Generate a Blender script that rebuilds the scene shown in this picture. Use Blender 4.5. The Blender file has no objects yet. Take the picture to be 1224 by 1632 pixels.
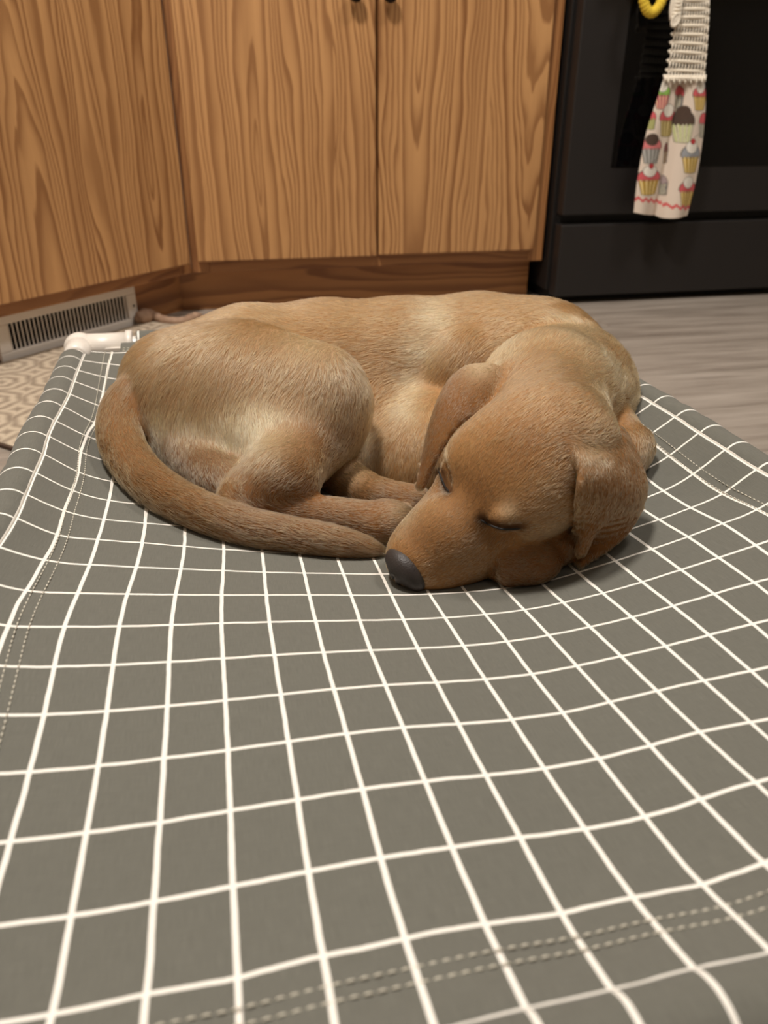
import bpy, bmesh, math, random
import numpy as np
from mathutils import Vector, Matrix

random.seed(7)
rng = np.random.default_rng(7)
scene = bpy.context.scene
COL = scene.collection

# ------------------------------------------------------------------ camera
IMG_W, IMG_H = 1224, 1632
FPX = 1231.6                                   # focal length in pixels of the 1224x1632 frame
PITCH, YAW, CAM_H = math.radians(27.52), math.radians(11.2), 0.445
_cp, _sp, _cy, _sy = math.cos(PITCH), math.sin(PITCH), math.cos(YAW), math.sin(YAW)
FWD = np.array([_sy * _cp, _cy * _cp, -_sp])
RGT = np.array([_cy, -_sy, 0.0])
DWN = np.cross(FWD, RGT)
CAM = np.array([0.0, 0.0, CAM_H])

cam_data = bpy.data.cameras.new('camera')
cam_data.sensor_fit = 'VERTICAL'
cam_data.sensor_height = 9.8
cam_data.sensor_width = 7.35
cam_data.lens = FPX / IMG_H * 9.8
cam_data.clip_start = 0.01
cam_data.dof.use_dof = True
cam_data.dof.focus_distance = 0.66
cam_data.dof.aperture_fstop = 2.0
cam = bpy.data.objects.new('camera', cam_data)
COL.objects.link(cam)
cam.location = CAM
cam.rotation_euler = (math.pi / 2 - PITCH, 0, -YAW)
scene.camera = cam

# ------------------------------------------------------------------ world, lights, exposure
scene.view_settings.view_transform = 'Standard'
scene.view_settings.look = 'None'
scene.view_settings.gamma = 1.0
scene.view_settings.use_curve_mapping = False
scene.view_settings.exposure = 0.0

world = bpy.data.worlds.new('world')
scene.world = world
world.use_nodes = True
world.node_tree.nodes['Background'].inputs['Color'].default_value = (1.0, 0.95, 0.90, 1)
world.node_tree.nodes['Background'].inputs['Strength'].default_value = 0.25


def ceiling_or_fill_lamp(name, loc, power, size, color):
    ld = bpy.data.lights.new(name, 'AREA')
    ld.shape = 'DISK'
    ld.size = size
    ld.energy = power
    ld.color = color
    lo = bpy.data.objects.new(name, ld)
    lo.location = loc
    COL.objects.link(lo)
    return lo


WARM = (1.0, 0.935, 0.865)
ceiling_or_fill_lamp('ceiling_or_fill_light', (-0.30, 0.70, 2.36), 53, 0.34, WARM)
ceiling_or_fill_lamp('ceiling_or_fill_light', (1.15, 0.85, 2.36), 22, 0.42, WARM)
ceiling_or_fill_lamp('ceiling_or_fill_light', (0.30, -0.9, 2.36), 4, 0.42, WARM)  # unseen front lamp, added as a weak fill


# ------------------------------------------------------------------ pixels of the photograph -> rays in the room
def ray(px, py):
    return FWD + RGT * (px - 612) / FPX + DWN * (py - 816) / FPX


def at_z(px, py, z):
    v = ray(px, py)
    return CAM + v * (z - CAM_H) / v[2]


def at_y(px, py, y):
    v = ray(px, py)
    return CAM + v * y / v[1]


# ------------------------------------------------------------------ helpers
def link(o, parent=None):
    COL.objects.link(o)
    if parent is not None:
        o.parent = parent
    return o


def empty(name, loc=(0, 0, 0), rz=0.0):
    o = bpy.data.objects.new(name, None)
    o.empty_display_size = 0.05
    o.location = loc
    o.rotation_euler = (0, 0, rz)
    return link(o)


def tag(o, label=None, cat=None, group=None, kind=None):
    if label:
        o['label'] = label
    if cat:
        o['category'] = cat
    if group:
        o['group'] = group
    if kind:
        o['kind'] = kind
    return o


def mesh_obj(name, verts, faces, mat, parent=None, smooth=True, uvs=None, cols=None):
    me = bpy.data.meshes.new(name)
    me.from_pydata([tuple(map(float, v)) for v in verts], [], [tuple(map(int, f)) for f in faces])
    if uvs is not None:
        uv = me.uv_layers.new(name='UVMap')
        li = np.empty(len(me.loops), dtype=np.int32)
        me.loops.foreach_get('vertex_index', li)
        uv.data.foreach_set('uv', np.asarray(uvs, dtype=np.float32)[li].ravel())
    if cols is not None:
        ca = me.color_attributes.new('col', 'FLOAT_COLOR', 'POINT')
        c4 = np.ones((len(verts), 4), dtype=np.float32)
        c4[:, :3] = cols
        ca.data.foreach_set('color', c4.ravel())
    me.materials.append(mat)
    if smooth:
        me.polygons.foreach_set('use_smooth', np.ones(len(me.polygons), dtype=bool))
    me.update()
    return link(bpy.data.objects.new(name, me), parent)


def bm_obj(name, bm, mat, parent=None, smooth=False):
    me = bpy.data.meshes.new(name)
    bm.to_mesh(me)
    bm.free()
    me.materials.append(mat)
    if smooth:
        me.polygons.foreach_set('use_smooth', np.ones(len(me.polygons), dtype=bool))
    return link(bpy.data.objects.new(name, me), parent)


def box(name, lo, hi, mat, parent=None, bevel=0.0, segs=2):
    """One box part with softened edges; its corners in the parent's frame."""
    lo, hi = np.minimum(lo, hi), np.maximum(lo, hi)
    bm = bmesh.new()
    bmesh.ops.create_cube(bm, size=1.0)
    c, s = (lo + hi) / 2, hi - lo
    for v in bm.verts:
        v.co = Vector((v.co.x * s[0] + c[0], v.co.y * s[1] + c[1], v.co.z * s[2] + c[2]))
    if bevel > 0:
        bmesh.ops.bevel(bm, geom=bm.edges[:], offset=bevel, segments=segs, affect='EDGES', profile=0.5)
    return bm_obj(name, bm, mat, parent)


def tube_mesh(path, radii, n=10, caps=True):
    """Swept round tube through path points; returns verts, faces."""
    P = np.asarray(path, float)
    R = np.broadcast_to(np.asarray(radii, float), (len(P),))
    T = np.gradient(P, axis=0)
    T /= np.linalg.norm(T, axis=1)[:, None] + 1e-12
    up = np.array([0, 0, 1.0]) if abs(T[0][2]) < 0.9 else np.array([1.0, 0, 0])
    u = np.cross(T[0], up)
    u /= np.linalg.norm(u)
    V, Fc = [], []
    for i in range(len(P)):
        u = u - T[i] * (u @ T[i])
        u /= np.linalg.norm(u)
        w = np.cross(T[i], u)
        for k in range(n):
            a = 2 * math.pi * k / n
            V.append(P[i] + R[i] * (math.cos(a) * u + math.sin(a) * w))
    for i in range(len(P) - 1):
        for k in range(n):
            a, b = i * n + k, i * n + (k + 1) % n
            Fc.append((a, b, b + n, a + n))
    if caps:
        Fc.append(tuple(range(n))[::-1])
        Fc.append(tuple((len(P) - 1) * n + k for k in range(n)))
    return V, Fc


def lathe(profile, n=24):
    """Profile of (radius, height) about Z; returns verts, faces."""
    V, Fc = [], []
    for r, z in profile:
        for k in range(n):
            a = 2 * math.pi * k / n
            V.append((r * math.cos(a), r * math.sin(a), z))
    for i in range(len(profile) - 1):
        for k in range(n):
            a, b = i * n + k, i * n + (k + 1) % n
            Fc.append((a, b, b + n, a + n))
    Fc.append(tuple(range(n))[::-1])
    Fc.append(tuple((len(profile) - 1) * n + k for k in range(n)))
    return V, Fc


def catmull(pts, n):
    """Smooth curve through the points (any dimension), n samples."""
    P = np.asarray(pts, float)
    P = np.vstack([2 * P[0] - P[1], P, 2 * P[-1] - P[-2]])
    m = len(P) - 3
    out = []
    for t in np.linspace(0, m - 1e-9, n):
        i = int(t)
        f = t - i
        a, b, c, d = P[i], P[i + 1], P[i + 2], P[i + 3]
        out.append(0.5 * (2 * b + (c - a) * f + (2 * a - 5 * b + 4 * c - d) * f * f + (3 * b - a - 3 * c + d) * f ** 3))
    return np.array(out)


def srgb(r, g, b):
    f = lambda c: (c / 255 / 12.92) if c / 255 <= 0.04045 else ((c / 255 + 0.055) / 1.055) ** 2.4
    return (f(r), f(g), f(b))


# ------------------------------------------------------------------ materials
class NT:
    """A small wrapper for building a node material."""

    def __init__(self, name):
        self.m = bpy.data.materials.new(name)
        self.m.use_nodes = True
        self.t = self.m.node_tree
        self.b = self.t.nodes['Principled BSDF']

    def n(self, kind, **kw):
        nd = self.t.nodes.new(kind)
        for k, v in kw.items():
            setattr(nd, k, v)
        return nd

    def put(self, sock, v):
        if isinstance(v, bpy.types.NodeSocket):
            self.t.links.new(v, sock)
        elif isinstance(v, (tuple, list)) and len(v) == 3 and sock.type == 'RGBA':
            sock.default_value = (*v, 1)
        else:
            sock.default_value = v

    def math(self, op, a, b=None, c=None, clamp=False):
        nd = self.n('ShaderNodeMath', operation=op, use_clamp=clamp)
        for i, v in enumerate((a, b, c)):
            if v is not None:
                self.put(nd.inputs[i], v)
        return nd.outputs[0]

    def mix(self, fac, a, b, blend='MIX'):
        nd = self.n('ShaderNodeMix', data_type='RGBA', blend_type=blend)
        self.put(nd.inputs[0], fac)
        self.put(nd.inputs[6], a)
        self.put(nd.inputs[7], b)
        return nd.outputs[2]

    def noise(self, vec, scale, detail=2.0, rough=0.5, out=0):
        nd = self.n('ShaderNodeTexNoise')
        if vec is not None:
            self.put(nd.inputs['Vector'], vec)
        nd.inputs['Scale'].default_value = scale
        nd.inputs['Detail'].default_value = detail
        nd.inputs['Roughness'].default_value = rough
        return nd.outputs[out]

    def ramp(self, fac, stops, interp='LINEAR'):
        nd = self.n('ShaderNodeValToRGB')
        nd.color_ramp.interpolation = interp
        el = nd.color_ramp.elements
        while len(el) < len(stops):
            el.new(0.5)
        for e, (p, c) in zip(el, stops):
            e.position = p
            e.color = (*c, 1) if len(c) == 3 else c
        self.put(nd.inputs[0], fac)
        return nd.outputs[0]

    def mapping(self, vec, loc=(0, 0, 0), rot=(0, 0, 0), scale=(1, 1, 1)):
        nd = self.n('ShaderNodeMapping')
        self.put(nd.inputs[0], vec)
        nd.inputs[1].default_value = loc
        nd.inputs[2].default_value = rot
        nd.inputs[3].default_value = scale
        return nd.outputs[0]

    def coord(self, which='Object'):
        return self.n('ShaderNodeTexCoord').outputs[which]

    def sep(self, vec):
        nd = self.n('ShaderNodeSeparateXYZ')
        self.put(nd.inputs[0], vec)
        return nd.outputs

    def comb(self, x, y, z):
        nd = self.n('ShaderNodeCombineXYZ')
        for i, v in enumerate((x, y, z)):
            self.put(nd.inputs[i], v)
        return nd.outputs[0]

    def bump(self, height, strength=0.3, dist=0.001):
        nd = self.n('ShaderNodeBump')
        nd.inputs['Strength'].default_value = strength
        nd.inputs['Distance'].default_value = dist
        self.put(nd.inputs['Height'], height)
        self.t.links.new(nd.outputs[0], self.b.inputs['Normal'])

    def set(self, **kw):
        for k, v in kw.items():
            self.put(self.b.inputs[k.replace('_', ' ')], v)
        return self.m


def plain(name, rgb, rough=0.5, metal=0.0, spec=0.5, var=0.06, scale=40.0):
    """Plain colour with slight procedural variation."""
    t = NT(name)
    nz = t.noise(t.coord(), scale, 3.0)
    c0 = tuple(max(0, c * (1 - var)) for c in rgb)
    c1 = tuple(min(1, c * (1 + var)) for c in rgb)
    t.set(Base_Color=t.mix(nz, c0, c1), Roughness=rough, Metallic=metal)
    t.put(t.b.inputs['Specular IOR Level'], spec)
    return t.m


def wood(name, seed, along='Z', light=srgb(194, 146, 95), dark=srgb(116, 70, 33), period=0.30, freq=78.0, rough=0.42):
    """Plain-sawn softwood veneer: growth rings cut at a slant, so they run straight and close up in pointed arches."""
    t = NT(name)
    s = t.sep(t.coord())
    if along == 'Z':
        x, z = s[0], s[2]
    else:
        x, z = s[2], s[0]
    z2 = t.math('ADD', z, seed * 3.17)
    x2 = t.math('ADD', x, seed * 0.713)
    # leaves of veneer side by side
    cell = t.math('FLOOR', t.math('DIVIDE', x2, period))
    wn = t.n('ShaderNodeTexWhiteNoise', noise_dimensions='1D')
    t.put(wn.inputs['W'], t.math('ADD', cell, seed * 7.3))
    rnd = wn.outputs[0]
    lx = t.math('SUBTRACT', t.math('SUBTRACT', x2, t.math('MULTIPLY', cell, period)), period * 0.42)
    v_slow = t.comb(t.math('MULTIPLY', x2, 1.0), t.math('MULTIPLY', z2, 0.16), seed * 1.0)
    n_slow = t.noise(v_slow, 9.0, 2.0)
    v_mid = t.comb(x2, t.math('MULTIPLY', z2, 0.20), seed + 5.0)
    n_mid = t.noise(v_mid, 34.0, 2.0)
    lxw = t.math('ADD', lx, t.math('MULTIPLY', t.math('SUBTRACT', n_slow, 0.5), 0.09))
    q = t.math('ADD', t.math('MULTIPLY', t.math('ADD', z2, t.math('MULTIPLY', rnd, 9.0)), 0.085),
               t.math('MULTIPLY', n_slow, 0.05))
    qf = t.math('PINGPONG', q, 0.085)
    r = t.math('SQRT', t.math('ADD', t.math('MULTIPLY', lxw, lxw), t.math('MULTIPLY', qf, qf)))
    r = t.math('ADD', r, t.math('MULTIPLY', t.math('SUBTRACT', n_mid, 0.5), 0.013))
    r = t.math('ADD', r, t.math('MULTIPLY', t.math('SINE', t.math('MULTIPLY', r, 95.0)), 0.006))
    ph = t.math('FRACT', t.math('MULTIPLY', r, freq))
    # some rings broad and pale, others tight and dark
    tone = t.noise(t.comb(t.math('MULTIPLY', r, 26.0), seed, t.math('MULTIPLY', z2, 0.3)), 1.0, 1.0)
    fine = t.noise(t.comb(x2, t.math('MULTIPLY', z2, 0.02), seed), 420.0, 2.0)
    mid = tuple(0.55 * a + 0.45 * b for a, b in zip(light, dark))
    ring = t.ramp(ph, [(0.0, light), (0.34, tuple(0.9 * a + 0.1 * b for a, b in zip(light, dark))), (0.58, mid), (0.76, dark), (0.92, dark), (1.0, light)])
    c = t.mix(t.math('ADD', t.math('MULTIPLY', tone, 0.9), 0.25, clamp=True), light, ring)
    broad = t.noise(t.comb(t.math('MULTIPLY', x2, 1.0), t.math('MULTIPLY', z2, 0.07), seed + 2.0), 22.0, 2.0)
    c = t.mix(t.math('MULTIPLY', t.math('SUBTRACT', broad, 0.45), 2.2, clamp=True), c, t.mix(0.5, c, dark))
    c = t.mix(t.math('MULTIPLY', t.math('SUBTRACT', fine, 0.35), 0.30, clamp=True), c, dark)
    t.set(Base_Color=c, Roughness=rough)
    t.b.inputs['Coat Weight'].default_value = 0.12
    t.b.inputs['Coat Roughness'].default_value = 0.3
    t.bump(ph, 0.06, 0.0006)
    return t.m
# ================================================================== the room
M_WALL = plain('painted_wall', srgb(176, 166, 150), 0.8, var=0.02)
M_CEIL = plain('ceiling_paint', srgb(232, 228, 220), 0.9, var=0.02)
M_SUB = plain('plank_joint', srgb(92, 86, 80), 0.8)
RX0, RX1, RY0, RY1, RZ = -1.12, 3.2, -2.4, 2.58, 2.42

floor = box('floor', (RX0, RY0, -0.05), (RX1, RY1, -0.0022), M_SUB)
tag(floor, kind='structure')
tag(box('ceiling', (RX0, RY0, RZ), (RX1, RY1, RZ + 0.05), M_CEIL), kind='structure')
tag(box('wall_back', (RX0, RY1, 0), (RX1, RY1 + 0.06, RZ), M_WALL), kind='structure')
tag(box('wall_left', (RX0 - 0.06, RY0, 0), (RX0, RY1, RZ), M_WALL), kind='structure')
tag(box('wall_right', (RX1, RY0, 0), (RX1 + 0.06, RY1, RZ), M_WALL), kind='structure')
tag(box('wall_front', (RX0, RY0 - 0.06, 0), (RX1, RY0, RZ), M_WALL), kind='structure')


def plank_material():
    t = NT('grey_plank')
    oi = t.n('ShaderNodeObjectInfo')
    s = t.sep(t.coord())
    rnd = t.math('MULTIPLY', oi.outputs['Random'], 40.0)
    v = t.comb(t.math('ADD', t.math('MULTIPLY', s[0], 1.0), rnd), t.math('MULTIPLY', s[1], 9.0), rnd)
    n1 = t.noise(v, 3.2, 5.0, 0.62)
    n2 = t.noise(t.comb(t.math('MULTIPLY', s[0], 2.0), t.math('MULTIPLY', s[1], 60.0), rnd), 6.0, 3.0)
    c = t.ramp(n1, [(0.28, srgb(112, 100, 90)), (0.45, srgb(148, 137, 126)), (0.62, srgb(172, 161, 150)), (0.80, srgb(190, 180, 169))])
    c = t.mix(t.math('MULTIPLY', n2, 0.30), c, srgb(132, 123, 114))
    c = t.mix(t.math('MULTIPLY', oi.outputs['Random'], 0.22), c, srgb(140, 131, 121))
    t.set(Base_Color=c, Roughness=0.38)
    t.bump(n2, 0.05, 0.0005)
    return t.m


M_PLANK = plank_material()
PW, PL = 0.182, 1.22
pm = None
row = 0
y = -0.9
while y < 2.5:
    x = -1.10 - (row * 0.47) % PL
    while x < 2.6:
        x0, x1 = max(x, RX0 + 0.004), min(x + PL, 2.6)
        if x1 - x0 > 0.05:
            if abs(x1 - x0 - PL) < 1e-6 and pm is not None:
                p = link(bpy.data.objects.new('plank', pm), floor)
                p.location = (x0, y, 0)
            else:
                p = box('plank', (0, 0, -0.006), (x1 - x0 - 0.0012, PW - 0.0012, 0.0), M_PLANK, floor, 0.0006, 1)
                p.location = (x0, y, 0)
                if abs(x1 - x0 - PL) < 1e-6:
                    pm = p.data
        x += PL
    y += PW
    row += 1

# ================================================================== cabinets
YF = 1.950                                      # face frames
YD = 1.932                                      # door fronts
M_DARK = plain('shadow_gap', srgb(30, 24, 20), 0.9)
M_KNOB = plain('dark_bronze', srgb(38, 30, 26), 0.35, metal=0.8)
M_TOP = plain('laminate_counter', srgb(150, 140, 128), 0.4)
W_A = wood('veneer_left_door', 2.0)
W_B = wood('veneer_mid_door', 5.4)
W_C = wood('veneer_right_door', 9.1)
W_F = wood('frame_wood', 13.7, light=srgb(176, 124, 76), dark=srgb(120, 72, 38), period=0.5, freq=60)
W_FH = wood('rail_wood', 17.3, along='X', light=srgb(176, 124, 76), dark=srgb(120, 72, 38), period=0.22, freq=60)
W_T = wood('toe_kick_wood', 21.9, along='X', light=srgb(190, 134, 80), dark=srgb(122, 72, 36), period=0.3, freq=48)


def knob(parent, x, y, z):
    V, Fc = lathe([(0.004, 0), (0.0065, 0.002), (0.005, 0.006), (0.0055, 0.013), (0.0145, 0.017), (0.0165, 0.022), (0.0150, 0.027), (0.008, 0.030), (0.001, 0.0306)], 20)
    V = [(x + a, y - c, z + b) for a, b, c in V]
    Fc = [f[::-1] for f in Fc]
    return mesh_obj('knob', V, Fc, M_KNOB, parent)


X_L = at_y(304, 415, YF)[0]                     # where the straight run meets the corner cabinet
X_R = at_y(863.5, 414, YF)[0]
DB = 0.5 * (at_y(400, 414.6, YD)[2] + at_y(849, 398, YD)[2])
RB = 0.5 * (at_y(400, 431, YF)[2] + at_y(845, 416.6, YF)[2])
dl0, dl1 = at_y(315.5, 415, YD)[0], at_y(600.2, 400, YD)[0]
dr0, dr1 = at_y(604.0, 400, YD)[0], at_y(851, 398, YD)[0]
DT = 0.745

cab = empty('base_cabinet', (X_L, YF, 0))
tag(cab, 'honey wood base cabinet with two slab doors beside the black stove', 'cabinet')


def cb(name, lo, hi, m, bevel=0.0012):
    o = box(name, np.array(lo) - (X_L, YF, 0), np.array(hi) - (X_L, YF, 0), m, cab, bevel)
    return o


cb('side_panel', (X_R - 0.018, YF + 0.019, RB), (X_R, 2.56, 0.875), W_F)
cb('side_panel', (X_L + 0.02, YF + 0.06, RB), (X_L + 0.038, 2.56, 0.875), W_F)
cb('cabinet_floor', (X_L + 0.038, YF + 0.019, RB), (X_R - 0.018, 2.56, RB + 0.018), W_F)
cb('stile', (X_L + 0.0, YF + 0.0006, RB), (X_L + 0.042, YF + 0.019, 0.875), W_F)
cb('stile', (X_R - 0.040, YF, RB), (X_R, YF + 0.019, 0.875), W_F)
cb('stile', (dl1 - 0.022, YF, RB + 0.038), (dr0 + 0.022, YF + 0.019, 0.838), W_F)
cb('bottom_rail', (X_L + 0.042, YF, RB), (X_R - 0.040, YF + 0.019, RB + 0.038), W_FH)
cb('top_rail', (X_L + 0.042, YF, 0.838), (X_R - 0.040, YF + 0.019, 0.875), W_FH)
cb('toe_kick', (X_L - 0.034, YF + 0.055, 0.0), (X_R - 0.012, YF + 0.073, RB), W_T)
dA = box('door', np.array((dl0, YD, at_y(450, 413.4, YD)[2])) - (X_L, YF, 0), np.array((dl1, YF - 0.0005, 0.828)) - (X_L, YF, 0), W_B, cab, 0.0025)
dB = box('door', np.array((dr0, YD, at_y(720, 403.0, YD)[2])) - (X_L, YF, 0), np.array((dr1, YF - 0.0005, 0.828)) - (X_L, YF, 0), W_C, cab, 0.0025)
kz = at_y(566, 0, YD - 0.02)[2] + 0.012
knob(dA, at_y(567, 0, YD - 0.02)[0] - X_L, YD - YF, kz)
knob(dB, at_y(622, 0, YD - 0.02)[0] - X_L, YD - YF, kz)

# corner cabinet, turned towards the room
p0, p1 = at_z(0, 481, DB), at_z(296, 417.5, DB)
dv = (p0 - p1)[:2] / np.linalg.norm((p0 - p1)[:2])          # along its face, away from the corner
CW = 0.60
corner = empty('corner_cabinet', (X_L, YF, 0), math.atan2(-dv[1], -dv[0]))
tag(corner, 'angled honey wood corner cabinet with one slab door above the white vent', 'cabinet')
# local frame: x runs back towards the corner (0 at the corner), -y faces the room
dc1 = -np.linalg.norm((p1 - np.array([X_L, YF, DB]))[:2])
dc1 = -0.020
box('stile', (-0.040, 0, RB), (0.0, 0.019, 0.875), W_F, corner, 0.0012)
box('stile', (-CW, 0, RB), (-CW + 0.035, 0.019, 0.875), W_F, corner, 0.0012)
box('bottom_rail', (-CW + 0.035, 0, RB), (-0.040, 0.019, RB + 0.038), W_FH, corner, 0.0012)
box('top_rail', (-CW + 0.035, 0, 0.838), (-0.040, 0.019, 0.875), W_FH, corner, 0.0012)
box('toe_kick', (-CW + 0.02, 0.062, 0), (0.019, 0.080, RB), W_T, corner, 0.001)
box('back_panel', (-CW + 0.03, 0.30, RB), (-0.06, 0.31, 0.875), W_F, corner)
box('cabinet_floor', (-CW + 0.03, 0.019, RB), (-0.04, 0.30, RB + 0.016), W_F, corner)
dC = box('door', (-CW + 0.018, -0.018, DB - 0.004), (dc1, -0.0005, 0.828), W_A, corner, 0.0025)
knob(dC, -CW + 0.06, -0.018, 0.76)

counter = box('countertop', (X_L - 0.05, YF - 0.03, 0.876), (X_R, 2.575, 0.914), M_TOP, None, 0.004)
tag(counter, 'grey laminate countertop lying on the base cabinet', 'countertop')

# toe-kick register
M_VENT = plain('white_enamel', srgb(238, 231, 222), 0.42, var=0.04)
M_DUCT = plain('duct_black', srgb(12, 10, 9), 0.9)
Rz = Matrix.Rotation(-corner.rotation_euler.z, 3, 'Z')


def to_corner(p):
    q = Rz @ Vector((p[0] - X_L, p[1] - YF, 0))
    return q.x, q.y


vx1 = to_corner(at_z(211, 514, 0.002))[0]
VW, VH = 0.36, 0.088
vx0 = vx1 - VW
vent = empty('floor_register', corner.matrix_world @ Vector((0, 0, 0)) if False else (X_L, YF, 0), corner.rotation_euler.z)
tag(vent, 'white metal heating vent with upright louvres set in the toe kick', 'vent')
YV = 0.060
FR = 0.017
box('backing', (vx0 + 0.004, YV - 0.003, 0.006), (vx1 - 0.004, YV, VH - 0.004), M_DUCT, vent)
for nm, lo, hi in (('frame', (vx0, 0), (vx1, FR)), ('frame', (vx0, VH - FR), (vx1, VH)), ('frame', (vx0, FR), (vx0 + 0.026, VH - FR)), ('frame', (vx1 - 0.026, FR), (vx1, VH - FR))):
    box(nm, (lo[0], YV - 0.014, lo[1] + 0.001), (hi[0], YV - 0.003, hi[1] + 0.001), M_VENT, vent, 0.002)
nsl = 31
slat0 = None
for i in range(nsl):
    x = vx0 + 0.026 + (VW - 0.052) * (i + 0.5) / nsl
    if slat0 is None:
        slat0 = box('slat', (-0.0016, -0.0012, FR), (0.0016, 0.0012, VH - FR), M_VENT, vent, 0.0008, 1)
        slat0.location = (x, YV - 0.0070, 0.001)
    else:
        o = slat0.copy()
        link(o, vent)
        o.location = (x, YV - 0.0070, 0.001)
V, Fc = lathe([(0.0028, 0), (0.0028, 0.0006), (0.0016, 0.0013)], 10)
mesh_obj('screw', [(vx1 - 0.010 + a, YV - 0.014 - c, VH * 0.52 + b) for a, b, c in V], [f[::-1] for f in Fc], M_DUCT, vent)

# ================================================================== stove
M_STOVE = plain('black_slate_steel', srgb(44, 41, 40), 0.42, metal=0.35, var=0.05, scale=12)
M_SIDE = plain('stove_side_black', srgb(24, 21, 20), 0.5)
M_GLASS = plain('oven_glass', srgb(6, 6, 7), 0.06, spec=0.45, var=0.0)
M_CAVITY = plain('oven_seam', srgb(10, 9, 9), 0.6)
YS, YSD = 1.925, 1.880
sx0 = at_y(866, 420, YS + 0.02)[0] + 0.004
sx1 = sx0 + 0.756
fx0, fx1 = at_y(884, 470, YSD)[0], sx1 - 0.004
stove = empty('stove', (sx0, YS, 0))
tag(stove, 'black slate kitchen stove with dark oven window and lower drawer', 'stove')


def sb(name, lo, hi, m, bevel=0.002, parent=None):
    return box(name, np.array(lo) - (sx0, YS, 0), np.array(hi) - (sx0, YS, 0), m, parent or stove, bevel)


zb = at_y(884, 474, YSD)[2]
zg0, zg1 = at_y(900, 358.5, YSD)[2], at_y(906, 344, YSD)[2]
wx0 = at_y(974, 266, YSD)[0]
wz0 = at_y(974, 267, YSD)[2]
sb('body', (sx0, YS, 0.03), (sx1, 2.54, 0.905), M_SIDE)
sb('base', (sx0 + 0.012, YS + 0.01, 0.0005), (sx1 - 0.012, 2.50, 0.03), M_CAVITY, 0.0)
sb('drawer', (fx0, YSD, zb), (fx1, YS, zg0), M_STOVE, 0.004)
sb('seam', (fx0 + 0.004, YS - 0.012, zg0), (fx1 - 0.004, YS, zg1), M_CAVITY, 0.0)
door = sb('oven_door', (fx0, YSD + 0.002, zg1), (fx1, YS, 0.775), M_STOVE, 0.004)
WT = 0.70
sb('window', (wx0, YSD + 0.0005, wz0), (fx1 - (wx0 - fx0), YSD + 0.003, WT), M_GLASS, 0.0004, door)
HY, HZ = YSD - 0.048, 0.742
V, Fc = tube_mesh([(fx0 + 0.05 - sx0, HY - YS, HZ), (fx1 - 0.05 - sx0, HY - YS, HZ)], 0.0125, 16)
mesh_obj('handle', V, Fc, M_STOVE, door)
for hx in (fx0 + 0.075, fx1 - 0.075):
    V, Fc = tube_mesh([(hx - sx0, HY - YS, HZ), (hx - sx0, YSD + 0.004 - YS, HZ)], 0.010, 12)
    mesh_obj('handle_bracket', V, Fc, M_STOVE, door)
sb('control_panel', (sx0 + 0.002, YSD + 0.012, 0.785), (sx1 - 0.002, YS, 0.90), M_STOVE, 0.006)
sb('cooktop', (sx0, YSD + 0.02, 0.905), (sx1, 2.55, 0.918), M_GLASS, 0.003)
for k in range(5):
    V, Fc = lathe([(0.021, 0), (0.021, 0.006), (0.017, 0.024), (0.014, 0.027), (0.001, 0.0275)], 20)
    mesh_obj('burner_knob', [(0.09 + k * 0.145 + a, YSD + 0.012 - YS - c, 0.845 + b) for a, b, c in V], [f[::-1] for f in Fc], M_STOVE, stove)
# ================================================================== raised dog bed
U = 0.0409                                       # one printed row along the bed
CWID = 14.217 * U / 20                           # one printed column across the bed
BED_ROT = math.radians(12.79) - YAW
RAIL_Z = 0.18
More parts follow.
